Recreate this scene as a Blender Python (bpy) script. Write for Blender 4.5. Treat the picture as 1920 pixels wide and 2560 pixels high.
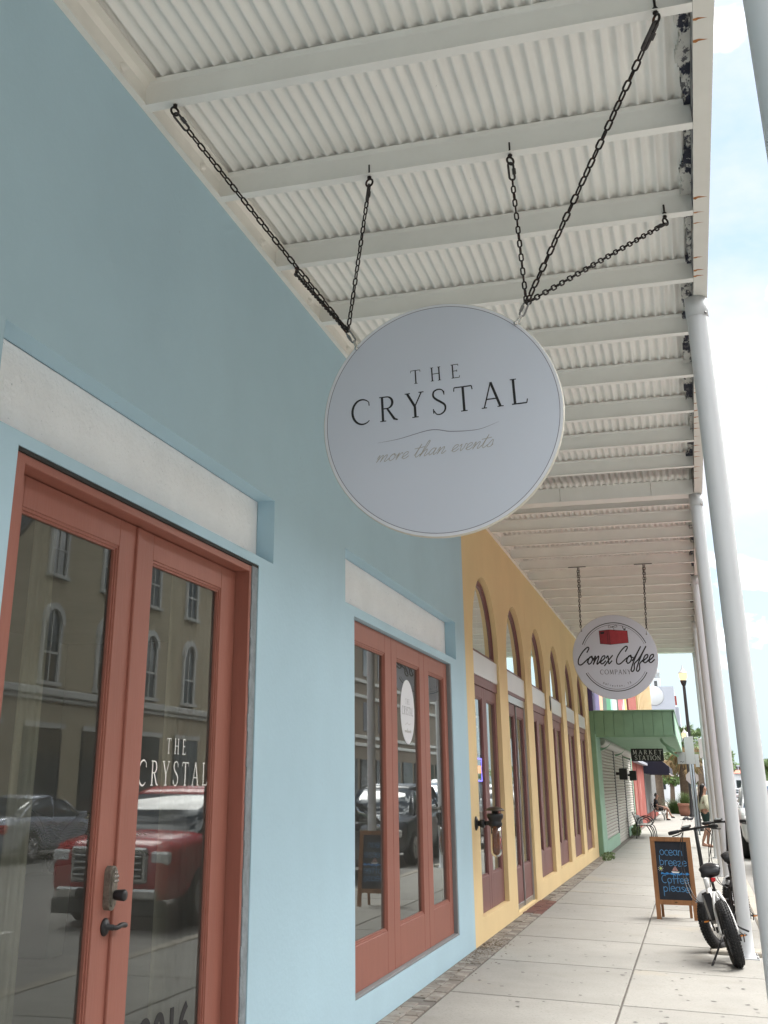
import bpy, math, random
from mathutils import Vector, Matrix, Quaternion
random.seed(7)
PI = math.pi
scene = bpy.context.scene
for o in list(bpy.data.objects): bpy.data.objects.remove(o)
COL = scene.collection

# ------------------------------------------------------------------ camera
cam_d = bpy.data.cameras.new('camera'); cam = bpy.data.objects.new('camera', cam_d); COL.objects.link(cam)
R_ = ((0.95254976, 0.3042853, 0.00770798), (-0.09938618, 0.33485928, -0.93701209), (-0.2877001, 0.89178457, 0.34921188))
rx, dn, fw = [Vector(r) for r in R_]
mw = Matrix(((rx.x, -dn.x, -fw.x, 0), (rx.y, -dn.y, -fw.y, 0), (rx.z, -dn.z, -fw.z, 1.65), (0, 0, 0, 1)))
cam.matrix_world = mw
cam_d.sensor_fit = 'VERTICAL'; cam_d.sensor_height = 36; cam_d.sensor_width = 27
cam_d.lens = 36 * 2734.38 / 2560
cam_d.shift_x = 155.42 / 2560; cam_d.shift_y = -343.8 / 2560
cam_d.clip_start = 0.05; cam_d.clip_end = 4000
scene.camera = cam
scene.render.resolution_x = 768; scene.render.resolution_y = 1024

# ------------------------------------------------------------------ world, sun, exposure
SUN_EL, SUN_AZ = math.radians(60), math.radians(48)   # azimuth clockwise from +Y
SKY_STRENGTH = 0.15
world = bpy.data.worlds.new('World'); scene.world = world; world.use_nodes = True
wn, wl = world.node_tree.nodes, world.node_tree.links
wn.clear()
wo = wn.new('ShaderNodeOutputWorld'); bg = wn.new('ShaderNodeBackground')
sky = wn.new('ShaderNodeTexSky'); sky.sky_type = 'NISHITA'; sky.sun_disc = False
sky.sun_elevation = SUN_EL; sky.sun_rotation = SUN_AZ; sky.air_density = 1.0; sky.dust_density = 1.5; sky.ozone_density = 1.0
tc = wn.new('ShaderNodeTexCoord')
mp = wn.new('ShaderNodeMapping'); mp.inputs['Scale'].default_value = (1, 1, 1.7); mp.inputs['Location'].default_value = (0, 0, 0)
wl.new(tc.outputs['Generated'], mp.inputs['Vector'])
n1 = wn.new('ShaderNodeTexNoise'); n1.inputs['Scale'].default_value = 3.4; n1.inputs['Detail'].default_value = 9; n1.inputs['Roughness'].default_value = .58
wl.new(mp.outputs[0], n1.inputs['Vector'])
sep = wn.new('ShaderNodeSeparateXYZ'); wl.new(tc.outputs['Generated'], sep.inputs[0])
ofs = wn.new('ShaderNodeMapRange'); ofs.inputs['From Min'].default_value = .05; ofs.inputs['From Max'].default_value = .27
ofs.inputs['To Min'].default_value = -.16; ofs.inputs['To Max'].default_value = .07; wl.new(sep.outputs['Z'], ofs.inputs['Value'])
cov = wn.new('ShaderNodeMath'); cov.operation = 'ADD'; wl.new(n1.outputs['Fac'], cov.inputs[0]); wl.new(ofs.outputs[0], cov.inputs[1])
cr = wn.new('ShaderNodeValToRGB'); cr.color_ramp.elements[0].position = .42; cr.color_ramp.elements[1].position = .60
wl.new(cov.outputs[0], cr.inputs['Fac'])
n2 = wn.new('ShaderNodeTexNoise'); n2.inputs['Scale'].default_value = 3.0; n2.inputs['Detail'].default_value = 9
mp2 = wn.new('ShaderNodeMapping'); mp2.inputs['Location'].default_value = (1.1, 5.3, 2.9); wl.new(mp.outputs[0], mp2.inputs[0]); wl.new(mp2.outputs[0], n2.inputs['Vector'])
cc = wn.new('ShaderNodeValToRGB'); cc.color_ramp.elements[0].position = .46; cc.color_ramp.elements[1].position = .62
cc.color_ramp.elements[0].color = (.84, .88, .95, 1); cc.color_ramp.elements[1].color = (14.5, 14.4, 14.1, 1)
wl.new(n2.outputs['Fac'], cc.inputs['Fac'])
# clear sky between the clouds is far darker than the sunlit cloud; pale haze low down
dim = wn.new('ShaderNodeMix'); dim.data_type = 'RGBA'; dim.blend_type = 'MULTIPLY'; dim.inputs['Factor'].default_value = 1
dim.inputs['B'].default_value = (.19, .195, .20, 1); wl.new(sky.outputs[0], dim.inputs['A'])
hz = wn.new('ShaderNodeMapRange'); hz.inputs['From Min'].default_value = .0; hz.inputs['From Max'].default_value = .20
hz.inputs['To Min'].default_value = .96; hz.inputs['To Max'].default_value = .40; wl.new(sep.outputs['Z'], hz.inputs['Value'])
veil = wn.new('ShaderNodeMix'); veil.data_type = 'RGBA'; veil.inputs['B'].default_value = (.68, .84, .93, 1)
wl.new(hz.outputs[0], veil.inputs['Factor']); wl.new(dim.outputs['Result'], veil.inputs['A'])
mx = wn.new('ShaderNodeMix'); mx.data_type = 'RGBA'
wl.new(cr.outputs['Color'], mx.inputs['Factor']); wl.new(veil.outputs['Result'], mx.inputs['A']); wl.new(cc.outputs['Color'], mx.inputs['B'])
wl.new(mx.outputs['Result'], bg.inputs['Color']); bg.inputs['Strength'].default_value = SKY_STRENGTH
wl.new(bg.outputs[0], wo.inputs['Surface'])

sl = bpy.data.lights.new('sun', 'SUN'); sun = bpy.data.objects.new('sun', sl); COL.objects.link(sun)
sl.energy = .85; sl.angle = math.radians(28); sl.color = (1, .96, .9)
sd = Vector((math.sin(SUN_AZ) * math.cos(SUN_EL), math.cos(SUN_AZ) * math.cos(SUN_EL), math.sin(SUN_EL)))
sun.rotation_euler = sd.to_track_quat('Z', 'Y').to_euler(); sun.location = (0, 0, 30)
scene.view_settings.view_transform = 'Standard'; scene.view_settings.look = 'None'
scene.view_settings.exposure = 3.0; scene.view_settings.gamma = 1; scene.view_settings.use_curve_mapping = False
scene.render.engine = 'CYCLES'
scene.cycles.max_bounces = 8; scene.cycles.diffuse_bounces = 5; scene.cycles.transparent_max_bounces = 12
scene.cycles.use_denoising = True

# ------------------------------------------------------------------ materials
MATS = {}
def _new(name):
    m = bpy.data.materials.new(name); m.use_nodes = True; n = m.node_tree.nodes; n.clear()
    out = n.new('ShaderNodeOutputMaterial'); MATS[name] = m
    return m, n, m.node_tree.links, out
def ramp(n, p0, p1, c0=(0, 0, 0, 1), c1=(1, 1, 1, 1)):
    r = n.new('ShaderNodeValToRGB'); e = r.color_ramp.elements
    e[0].position = p0; e[1].position = p1; e[0].color = c0; e[1].color = c1
    return r
def mat(name, col, rough=.6, metal=0., var=.1, vscale=1.5, bump=.0, bscale=60, spots=None, streak=None, rnd=0., spec=.4, stretch=(1, 1, 1), wear=None):
    m, n, l, out = _new(name)
    p = n.new('ShaderNodeBsdfPrincipled'); l.new(p.outputs[0], out.inputs[0])
    p.inputs['Roughness'].default_value = rough; p.inputs['Metallic'].default_value = metal; p.inputs['Specular IOR Level'].default_value = spec
    tc = n.new('ShaderNodeTexCoord'); mp = n.new('ShaderNodeMapping'); mp.inputs['Scale'].default_value = stretch
    l.new(tc.outputs['Object'], mp.inputs[0]); V = mp.outputs[0]
    if rnd:   # decorrelate copies
        oi = n.new('ShaderNodeObjectInfo'); ad = n.new('ShaderNodeVectorMath'); ad.operation = 'ADD'
        ml = n.new('ShaderNodeMath'); ml.operation = 'MULTIPLY'; ml.inputs[1].default_value = 37
        l.new(oi.outputs['Random'], ml.inputs[0]); l.new(V, ad.inputs[0]); l.new(ml.outputs[0], ad.inputs[1]); V = ad.outputs[0]
    nz = n.new('ShaderNodeTexNoise'); nz.inputs['Scale'].default_value = vscale; nz.inputs['Detail'].default_value = 7; nz.inputs['Roughness'].default_value = .6
    l.new(V, nz.inputs['Vector'])
    c = Vector(col)
    r = ramp(n, .3, .7, (*(c * (1 - var)), 1), (*(c * (1 + var * .6)), 1)); l.new(nz.outputs['Fac'], r.inputs[0]); cur = r.outputs[0]
    if rnd:
        hs = n.new('ShaderNodeHueSaturation'); mr = n.new('ShaderNodeMapRange'); mr.inputs['To Min'].default_value = 1 - rnd; mr.inputs['To Max'].default_value = 1 + rnd
        l.new(oi.outputs['Random'], mr.inputs[0]); l.new(mr.outputs[0], hs.inputs['Value']); l.new(cur, hs.inputs['Color']); cur = hs.outputs[0]
    for (sc, th0, th1, sc_col, st) in ([spots] if spots else []) + ([streak] if streak else []) + (wear or []):
        mp2 = n.new('ShaderNodeMapping'); mp2.inputs['Scale'].default_value = st; l.new(V, mp2.inputs[0])
        z = n.new('ShaderNodeTexNoise'); z.inputs['Scale'].default_value = sc; z.inputs['Detail'].default_value = 5; z.inputs['Roughness'].default_value = .65
        l.new(mp2.outputs[0], z.inputs['Vector'])
        rr = ramp(n, th0, th1); l.new(z.outputs['Fac'], rr.inputs[0])
        mx = n.new('ShaderNodeMix'); mx.data_type = 'RGBA'; l.new(rr.outputs[0], mx.inputs['Factor']); l.new(cur, mx.inputs['A']); mx.inputs['B'].default_value = (*sc_col, 1); cur = mx.outputs['Result']
    l.new(cur, p.inputs['Base Color'])
    if bump:
        b = n.new('ShaderNodeBump'); b.inputs['Strength'].default_value = bump; b.inputs['Distance'].default_value = .01
        z = n.new('ShaderNodeTexNoise'); z.inputs['Scale'].default_value = bscale; z.inputs['Detail'].default_value = 4
        l.new(V, z.inputs['Vector']); l.new(z.outputs['Fac'], b.inputs['Height']); l.new(b.outputs[0], p.inputs['Normal'])
    return m
def emis(name, col, s):
    m, n, l, out = _new(name); e = n.new('ShaderNodeEmission'); e.inputs[0].default_value = (*col, 1); e.inputs[1].default_value = s
    l.new(e.outputs[0], out.inputs[0]); return m
def glass(name, tint=(.78, .84, .80), base=.10, k=1.5, rough=0.0):
    m, n, l, out = _new(name)
    t = n.new('ShaderNodeBsdfTransparent'); t.inputs[0].default_value = (*tint, 1)
    g = n.new('ShaderNodeBsdfGlossy'); g.inputs['Roughness'].default_value = rough; g.inputs['Color'].default_value = (.9, .95, .95, 1)
    f = n.new('ShaderNodeFresnel'); f.inputs[0].default_value = 1.45
    a = n.new('ShaderNodeMath'); a.operation = 'MULTIPLY_ADD'; a.inputs[1].default_value = k; a.inputs[2].default_value = base; a.use_clamp = True
    l.new(f.outputs[0], a.inputs[0])
    x = n.new('ShaderNodeMixShader'); l.new(a.outputs[0], x.inputs[0]); l.new(t.outputs[0], x.inputs[1]); l.new(g.outputs[0], x.inputs[2])
    df = n.new('ShaderNodeBsdfDiffuse'); df.inputs[0].default_value = (.40, .40, .37, 1); dm = n.new('ShaderNodeMixShader')
    tc = n.new('ShaderNodeTexCoord'); dz = n.new('ShaderNodeTexNoise'); dz.inputs['Scale'].default_value = 2.5; dz.inputs['Detail'].default_value = 6; l.new(tc.outputs['Object'], dz.inputs['Vector'])
    mr = n.new('ShaderNodeMapRange'); mr.inputs['From Min'].default_value = .3; mr.inputs['From Max'].default_value = .7; mr.inputs['To Min'].default_value = .05; mr.inputs['To Max'].default_value = .11
    l.new(dz.outputs['Fac'], mr.inputs[0]); l.new(mr.outputs[0], dm.inputs[0]); l.new(x.outputs[0], dm.inputs[1]); l.new(df.outputs[0], dm.inputs[2]); l.new(dm.outputs[0], out.inputs[0])
    return m

m_blue = mat('blue_stucco', (.43, .60, .695), .85, var=.05, vscale=.9, bump=.16, bscale=30, streak=(2.2, .60, .80, (.445, .615, .705), (1, 1, 1)), wear=[(9, .70, .74, (.34, .42, .48), (1, 3, .8)), (60, .70, .74, (.40, .53, .62), (1, 1, 1))])
m_blue_dk = m_blue
m_lintel = mat('white_stucco', (.90, .92, .94), .85, var=.05, vscale=3, bump=.9, bscale=38, spots=(34, .66, .69, (.48, .53, .56), (1, 1, 1)))
m_yellow = mat('yellow_stucco', (.76, .58, .315), .8, var=.06, vscale=.8, bump=.07, bscale=40, streak=(2.5, .62, .78, (.70, .50, .27), (1, 1, .3)))
m_green = mat('green_paint', (.20, .335, .225), .7, var=.10, vscale=2, bump=.08, bscale=30)
m_mint = mat('mint_paint', (.33, .51, .40), .75, var=.10, vscale=3, bump=.1, bscale=30, streak=(3, .6, .75, (.25, .42, .33), (1, 3, .5)))
m_terra = mat('terracotta_paint', (.315, .118, .086), .5, var=.06, vscale=3, bump=.12, bscale=25, stretch=(3, 3, .4), wear=[(30, .70, .76, (.26, .09, .07), (1, 1, 1))])
m_maroon = mat('maroon_paint', (.20, .085, .080), .45, var=.10, vscale=3, bump=.03, bscale=30)
m_ceil = mat('ceiling_white_paint', (.82, .82, .79), .55, var=.05, vscale=2.5, bump=.06, bscale=20, spots=(9, .735, .76, (.10, .10, .11), (1, 1.5, 1)))
m_beam = mat('beam_white_paint', (.80, .80, .77), .5, var=.05, vscale=3, bump=.10, bscale=70, spots=(16, .735, .77, (.14, .13, .12), (.6, 2, 1)))
m_ledger = mat('ledger_cream_paint', (.80, .785, .735), .5, var=.06, vscale=4, bump=.08, bscale=30)
m_col = mat('column_white_paint', (.55, .565, .58), .32, var=.03, vscale=2, bump=.02, bscale=40, spots=(26, .76, .775, (.2, .2, .2), (1, 1, .6)), rnd=.02)
m_peel = mat('peeling_paint', (.46, .46, .45), .7, var=.3, vscale=12, bump=.4, bscale=40, wear=[(7, .50, .55, (.035, .04, .07), (1, .5, 2.4)), (24, .58, .62, (.16, .10, .07), (1, .4, 1))])
m_rustpaint = mat('rust_stained_paint', (.70, .695, .65), .5, var=.05, vscale=3, bump=.06, bscale=40)
m_rust = mat('rust', (.30, .12, .03), .8, var=.4, vscale=30)
m_slab = mat('concrete_slab', (.250, .242, .222), .9, var=.10, vscale=2.2, bump=.16, bscale=90, rnd=.045,
             spots=(15, .70, .715, (.09, .085, .08), (2.0, 1, 1)), wear=[(1.1, .54, .70, (.205, .196, .176), (1, 1, 1)), (50, .52, .70, (.185, .178, .163), (1, 1, 1)), (.7, .60, .74, (.275, .25, .205), (1, 1, 1))])
m_gap = mat('joint_dirt', (.09, .08, .07), .95, var=.3, vscale=8)
m_brickg = mat('worn_paver', (.20, .175, .15), .9, var=.25, vscale=8, bump=.3, bscale=60, rnd=.22, wear=[(5, .5, .6, (.25, .235, .21), (1, 1, 1))])
m_brickr = mat('red_brick', (.13, .052, .038), .85, var=.22, vscale=8, bump=.3, bscale=60, rnd=.15)
m_mortar = mat('mortar', (.15, .135, .12), .95, var=.2, vscale=10)
m_road = mat('road_concrete', (.19, .182, .17), .9, var=.15, vscale=.8, bump=.15, bscale=50, wear=[(.6, .55, .7, (.20, .195, .185), (1, .3, 1))])
m_kerb = mat('kerb_concrete', (.29, .265, .225), .9, var=.12, vscale=2, bump=.2, bscale=50)
m_mark = mat('road_marking', (.72, .70, .66), .8, var=.12, vscale=4)
m_ground = mat('ground_earth', (.22, .22, .17), .95, var=.2, vscale=.2)
m_dark = mat('dark_interior', (.035, .034, .032), .9, var=.1)
m_intfloor = mat('interior_floor', (.20, .18, .15), .5, var=.2)
m_intwall = mat('interior_wall', (.34, .33, .30), .9, var=.1)
m_curtain = mat('sheer_curtain', (.52, .47, .38), .9, var=.1, vscale=4)
m_black = mat('black_metal', (.018, .018, .02), .42, var=.2, vscale=20)
m_chain = mat('blackened_chain', (.022, .017, .016), .5, metal=.3, var=.5, vscale=30, wear=[(30, .58, .66, (.09, .035, .018), (1, 1, 1))])
m_steel = mat('weathered_steel', (.30, .30, .30), .38, metal=.85, var=.25, vscale=25)
m_darksteel = mat('dark_steel', (.07, .065, .065), .45, metal=.6, var=.4, vscale=30)
m_chrome = mat('bright_steel', (.62, .62, .60), .2, metal=1, var=.1, vscale=20)
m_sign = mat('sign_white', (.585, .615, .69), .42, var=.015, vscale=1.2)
m_rim = mat('sign_rim', (.60, .575, .50), .5, var=.06, vscale=5)
m_signw = mat('sign_border_white', (.70, .71, .75), .4, var=.02)
m_ink = mat('black_print', (.012, .012, .014), .5, var=.05)
m_inkgrey = mat('taupe_print', (.33, .31, .27), .5, var=.05)
m_inkthin = mat('fine_line_print', (.20, .20, .24), .5, var=.05)
m_conred = mat('printed_red', (.36, .035, .045), .5, var=.18, vscale=14)
m_conred2 = mat('printed_dark_red', (.26, .025, .035), .5, var=.2, vscale=14)
m_wood = mat('oak_frame', (.29, .135, .055), .6, var=.3, vscale=3, stretch=(6, 6, .8), bump=.2, bscale=30)
m_board = mat('chalkboard', (.022, .026, .036), .85, var=.25, vscale=5, wear=[(3, .55, .8, (.04, .045, .055), (1, 1, 1))])
m_chalkb = mat('blue_chalk', (.09, .25, .46), .95, var=.3, vscale=40)
m_chalkw = mat('wave_chalk', (.05, .25, .60), .95, var=.3, vscale=30)
m_chalky = mat('yellow_chalk', (.50, .62, .22), .95, var=.2)
m_chalkr = mat('sail_chalk', (.42, .24, .22), .95, var=.3, vscale=30)
m_white = mat('white_paint', (.68, .68, .67), .35, var=.03)
m_whitelet = mat('white_vinyl', (.78, .76, .72), .6, var=.03)
m_rubber = mat('tyre_rubber', (.018, .018, .019), .75, var=.3, vscale=12, bump=.1)
m_alloy = mat('alloy', (.5, .5, .5), .3, metal=.9)
m_redlens = mat('red_lens', (.45, .01, .015), .25, var=.1)
m_amber = mat('amber_lens', (.6, .2, .02), .3)
m_seat = mat('saddle_vinyl', (.015, .015, .017), .3, var=.2)
m_shutter = mat('shutter_slat', (.46, .44, .40), .55, var=.08, vscale=5, wear=[(3, .6, .75, (.36, .34, .30), (1, .3, 3))])
m_coral = mat('coral_stucco', (.26, .05, .036), .85, var=.18, vscale=1.2, bump=.1, wear=[(1.1, .60, .66, (.38, .24, .20), (1, 1, .45))])
m_grey = mat('grey_paint', (.22, .225, .23), .7, var=.1)
m_lgrey = mat('pale_grey_cladding', (.28, .30, .345), .7, var=.06, vscale=.5)
m_awn = mat('navy_awning_canvas', (.012, .013, .028), .85, var=.2)
m_ribbed = mat('cream_render', (.50, .38, .22), .8, var=.05)
m_tan = mat('tan_stucco', (.36, .31, .22), .85, var=.08, vscale=.5)
m_brickfac = mat('brown_facade', (.16, .13, .10), .85, var=.15, vscale=.6)
m_trim = mat('pale_trim', (.45, .45, .43), .7, var=.05)
m_pane_d = mat('dark_pane', (.02, .025, .028), .08, var=.2, spec=.8)
m_terracot = mat('terracotta_pot', (.25, .12, .085), .8, var=.12, vscale=5)
m_soil = mat('soil', (.04, .03, .02), 1)
m_leaf = mat('leaf_green', (.065, .115, .028), .6, var=.4, vscale=3, rnd=.1)
m_leaf2 = mat('leaf_light_green', (.085, .13, .04), .6, var=.4, vscale=3)
m_palmdry = mat('dry_palm_frond', (.20, .14, .065), .8, var=.35, vscale=4)
m_bark = mat('palm_bark', (.10, .075, .055), .95, var=.35, vscale=6, stretch=(1, 1, 4), bump=.5, bscale=25)
m_skin = mat('skin', (.33, .18, .125), .55, var=.05)
m_hair = mat('dark_hair', (.015, .011, .010), .5, var=.3, vscale=20)
m_ghair = mat('grey_hair', (.10, .095, .09), .6, var=.3, vscale=20)
m_cream = mat('cream_sweatshirt', (.52, .50, .38), .9, var=.08, vscale=6)
m_shorts = mat('dark_green_cloth', (.012, .030, .025), .85, var=.2)
m_cloth = mat('black_cloth', (.012, .012, .014), .85, var=.2)
m_pigeon = mat('pigeon_feather', (.05, .052, .06), .7, var=.3, vscale=20)
m_redcar = mat('red_car_paint', (.36, .012, .018), .22, var=.03, spec=.7)
m_silver = mat('silver_car_paint', (.34, .36, .42), .25, metal=.5, var=.03)
m_whitecar = mat('white_car_paint', (.52, .53, .54), .22, var=.03, spec=.6)
m_darkcar = mat('charcoal_car_paint', (.03, .035, .045), .22, var=.05, spec=.6)
m_carglass = mat('car_glass', (.012, .022, .032), .06, var=.1, spec=.9)
m_blueglass = mat('windscreen_blue', (.03, .075, .15), .08, var=.3, vscale=2, spec=.9)
m_lamp = mat('headlamp_glass', (.6, .6, .6), .15, spec=.8)
m_plate = mat('sign_back_metal', (.36, .37, .37), .5, metal=.2, var=.05)
m_pole = mat('galvanised_pole', (.34, .39, .44), .45, metal=.4, var=.1)
m_roofred = mat('red_roof', (.32, .10, .06), .8, var=.1)
m_offwhite = mat('off_white_render', (.40, .42, .44), .8, var=.04)
m_pinkpave = mat('pale_pink_paving', (.34, .31, .29), .9, var=.08)
m_bench = mat('bench_iron', (.012, .016, .015), .4, var=.2)
m_benchslat = mat('bench_slat', (.46, .45, .42), .6, var=.15, vscale=6)
m_globe = emis('lit_lamp_globe', (1.0, .74, .38), .22)
m_redlight = emis('red_signal_light', (1.0, .08, .05), .8)
m_neonb = emis('neon_violet', (.25, .22, .95), .28)
m_neono = emis('neon_orange', (.95, .42, .18), .22)
m_glass = glass('door_glass', (.70, .76, .73), .015, 1.15)
m_glassy = glass('shop_glass', (.74, .78, .76), .04, 1.2)
m_amberglass = glass('amber_glass', (.72, .46, .28), .02, .8)
def mural():
    m, n, l, out = _new('mural_paint'); p = n.new('ShaderNodeBsdfPrincipled'); l.new(p.outputs[0], out.inputs[0]); p.inputs['Roughness'].default_value = .8
    tc = n.new('ShaderNodeTexCoord'); sx = n.new('ShaderNodeSeparateXYZ'); l.new(tc.outputs['Object'], sx.inputs[0])
    nz = n.new('ShaderNodeTexNoise'); nz.inputs['Scale'].default_value = .45; nz.inputs['Detail'].default_value = 2; l.new(tc.outputs['Object'], nz.inputs['Vector'])
    a = n.new('ShaderNodeMath'); a.operation = 'MULTIPLY_ADD'; a.inputs[1].default_value = 4.2; l.new(nz.outputs['Fac'], a.inputs[0]); l.new(sx.outputs['Y'], a.inputs[2])
    a2 = n.new('ShaderNodeMath'); a2.operation = 'ADD'; a2.inputs[1].default_value = 7; l.new(a.outputs[0], a2.inputs[0]); a = a2
    d = n.new('ShaderNodeMath'); d.operation = 'DIVIDE'; d.inputs[1].default_value = 21; l.new(a.outputs[0], d.inputs[0])
    r = n.new('ShaderNodeValToRGB'); r.color_ramp.interpolation = 'CONSTANT'
    cs = [(0, (.10, .07, .20)), (.13, (.60, .30, .20)), (.2, (.04, .06, .06)), (.28, (.03, .18, .09)), (.36, (.25, .42, .45)), (.42, (.55, .58, .62)), (.50, (.05, .06, .06)), (.56, (.50, .09, .12)), (.64, (.38, .06, .10)), (.70, (.60, .58, .55)), (.76, (.60, .38, .10)), (.82, (.06, .08, .10)), (.88, (.50, .50, .56)), (.94, (.16, .09, .05))]
    e = r.color_ramp.elements; e[0].position = 0; e[0].color = (*cs[0][1], 1); e[1].position = cs[1][0]; e[1].color = (*cs[1][1], 1)
    for pz, c in cs[2:]:
        q = e.new(pz); q.color = (*c, 1)
    l.new(d.outputs[0], r.inputs[0]); l.new(r.outputs[0], p.inputs['Base Color']); return m
m_mural = mural()

# ------------------------------------------------------------------ object helpers
ORG = {}
def link(o, parent=None, org=None):
    COL.objects.link(o)
    if parent is not None: o.parent = parent; ORG[o.name] = ORG[parent.name]
    else: ORG[o.name] = Vector(org) if org is not None else Vector(o.location)
    return o
def thing(name, label, cat, loc=(0, 0, 0), group=None):
    o = bpy.data.objects.new(name, None); o.empty_display_size = .2; o.location = loc; link(o)
    o['label'] = label; o['category'] = cat
    if group: o['group'] = group
    return o
def tag(o, label, cat, group=None):
    o['label'] = label; o['category'] = cat
    if group: o['group'] = group
    return o
def kind(o, k): o['kind'] = k; return o
class MB:
    def __init__(s): s.v = []; s.f = []; s.sm = []
    def add(s, vs, fs, smooth=False):
        b = len(s.v); s.v += [Vector(v) for v in vs]
        for f in fs: s.f.append([b + i for i in f]); s.sm.append(smooth)
        return s
    def box(s, x0, x1, y0, y1, z0, z1):
        vs = [(x0, y0, z0), (x1, y0, z0), (x1, y1, z0), (x0, y1, z0), (x0, y0, z1), (x1, y0, z1), (x1, y1, z1), (x0, y1, z1)]
        return s.add(vs, [(0, 3, 2, 1), (4, 5, 6, 7), (0, 1, 5, 4), (1, 2, 6, 5), (2, 3, 7, 6), (3, 0, 4, 7)])
    def cbox(s, c, d, M=None):     # centred box with optional rotation
        vs = [Vector((sx * d[0] / 2, sy * d[1] / 2, sz * d[2] / 2)) for sz in (-1, 1) for sx, sy in ((-1, -1), (1, -1), (1, 1), (-1, 1))]
        if M is not None: vs = [M @ v for v in vs]
        return s.add([v + Vector(c) for v in vs], [(0, 3, 2, 1), (4, 5, 6, 7), (0, 1, 5, 4), (1, 2, 6, 5), (2, 3, 7, 6), (3, 0, 4, 7)])
    def bbox(s, x0, x1, y0, y1, z0, z1, b=.004):   # box with chamfered edges
        vs = []; ring = []
        def R(z, i): return [(x0 + i, y0 + b, z), (x0 + b, y0 + i, z), (x1 - b, y0 + i, z), (x1 - i, y0 + b, z), (x1 - i, y1 - b, z), (x1 - b, y1 - i, z), (x0 + b, y1 - i, z), (x0 + i, y1 - b, z)]
        def C(z): return [(x0 + b, y0 + b, z)] * 2 + [(x1 - b, y0 + b, z)] * 2 + [(x1 - b, y1 - b, z)] * 2 + [(x0 + b, y1 - b, z)] * 2
        L = [C(z0), R(z0 + b, 0), R(z1 - b, 0), C(z1)]
        for r in L: vs += r
        fs = []
        for k in range(3):
            for i in range(8):
                j = (i + 1) % 8; fs.append((k * 8 + i, k * 8 + j, k * 8 + 8 + j, k * 8 + 8 + i))
        fs.append((7, 5, 3, 1)); fs.append((24, 26, 28, 30))
        return s.add(vs, fs)
    def tube(s, pts, r, n=8, closed=False, smooth=True, caps=True):
        pts = [Vector(p) for p in pts]; N = len(pts)
        rs = r if isinstance(r, (list, tuple)) else [r] * N
        vs = []; up = None
        for i, p in enumerate(pts):
            a = pts[(i - 1) % N] if (i or closed) else p; c = pts[(i + 1) % N] if (i < N - 1 or closed) else p
            t = (c - a).normalized()
            if up is None:
                up = Vector((0, 0, 1)) if abs(t.z) < .9 else Vector((1, 0, 0))
            u = (up - t * up.dot(t))
            if u.length < 1e-6: u = t.orthogonal()
            u.normalize(); w = t.cross(u); up = u
            for k in range(n):
                an = 2 * PI * k / n; vs.append(p + (u * math.cos(an) + w * math.sin(an)) * rs[i])
        fs = []
        for i in range(N if closed else N - 1):
            j = (i + 1) % N
            for k in range(n):
                k2 = (k + 1) % n; fs.append((i * n + k, i * n + k2, j * n + k2, j * n + k))
        s.add(vs, fs, smooth)
        if caps and not closed:
            b = len(s.v) - N * n; s.f.append([b + k for k in range(n)][::-1]); s.sm.append(False)
            s.f.append([b + (N - 1) * n + k for k in range(n)]); s.sm.append(False)
        return s
    def lathe(s, prof, c=(0, 0, 0), n=24, M=None, smooth=True):   # prof [(r, z)]
        vs = []
        for r, z in prof:
            for k in range(n):
                v = Vector((r * math.cos(2 * PI * k / n), r * math.sin(2 * PI * k / n), z))
                if M is not None: v = M @ v
                vs.append(v + Vector(c))
        fs = []
        for i in range(len(prof) - 1):
            for k in range(n):
                k2 = (k + 1) % n; fs.append((i * n + k, i * n + k2, (i + 1) * n + k2, (i + 1) * n + k))
        if prof[0][0] > 1e-5: fs.append(tuple(range(n))[::-1])
        if prof[-1][0] > 1e-5: fs.append(tuple((len(prof) - 1) * n + k for k in range(n)))
        return s.add(vs, fs, smooth)
    def prism(s, poly, a, b, axis=0):     # polygon in the two other axes, extruded along axis
        def P(u, v, t): return {0: (t, u, v), 1: (u, t, v), 2: (u, v, t)}[axis]
        n = len(poly); vs = [P(u, v, a) for u, v in poly] + [P(u, v, b) for u, v in poly]
        fs = [tuple(range(n)), tuple(range(n, 2 * n))[::-1]] + [(i, i + n, (i + 1) % n + n, (i + 1) % n) for i in range(n)]
        return s.add(vs, fs)
    def quad(s, a, b, c, d): return s.add([a, b, c, d], [(0, 1, 2, 3)])
    def build(s, name, m, parent=None, loc=None, fix=True):
        o = ORG[parent.name] if parent is not None else Vector(loc if loc is not None else (0, 0, 0))
        me = bpy.data.meshes.new(name); me.from_pydata([v - o for v in s.v], [], s.f)
        me.polygons.foreach_set('use_smooth', s.sm); me.update()
        if fix:
            import bmesh
            bm = bmesh.new(); bm.from_mesh(me); bmesh.ops.recalc_face_normals(bm, faces=bm.faces); bm.to_mesh(me); bm.free()
        me.materials.append(m)
        ob = bpy.data.objects.new(name, me)
        if parent is None: ob.location = o
        return link(ob, parent)
def inst(src, parent, loc, rot=None, name=None):
    c = src.copy(); c.name = name or src.name.split('.')[0]; COL.objects.link(c)
    c.parent = parent; c.location = loc
    if rot is not None: c.rotation_mode = 'QUATERNION'; c.rotation_quaternion = rot
    if parent is not None: ORG[c.name] = ORG[parent.name]
    return c
def copy_tree(root, loc, rz=None, label=None, group=None):
    def rec(o, par):
        c = o.copy(); COL.objects.link(c); c.parent = par
        for ch in [k for k in bpy.data.objects if k.parent == o]: rec(ch, c)
        return c
    r = rec(root, None); r.location = loc
    if rz is not None: r.rotation_euler = (0, 0, rz)
    if label: r['label'] = label
    if group: r['group'] = group
    return r
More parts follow.
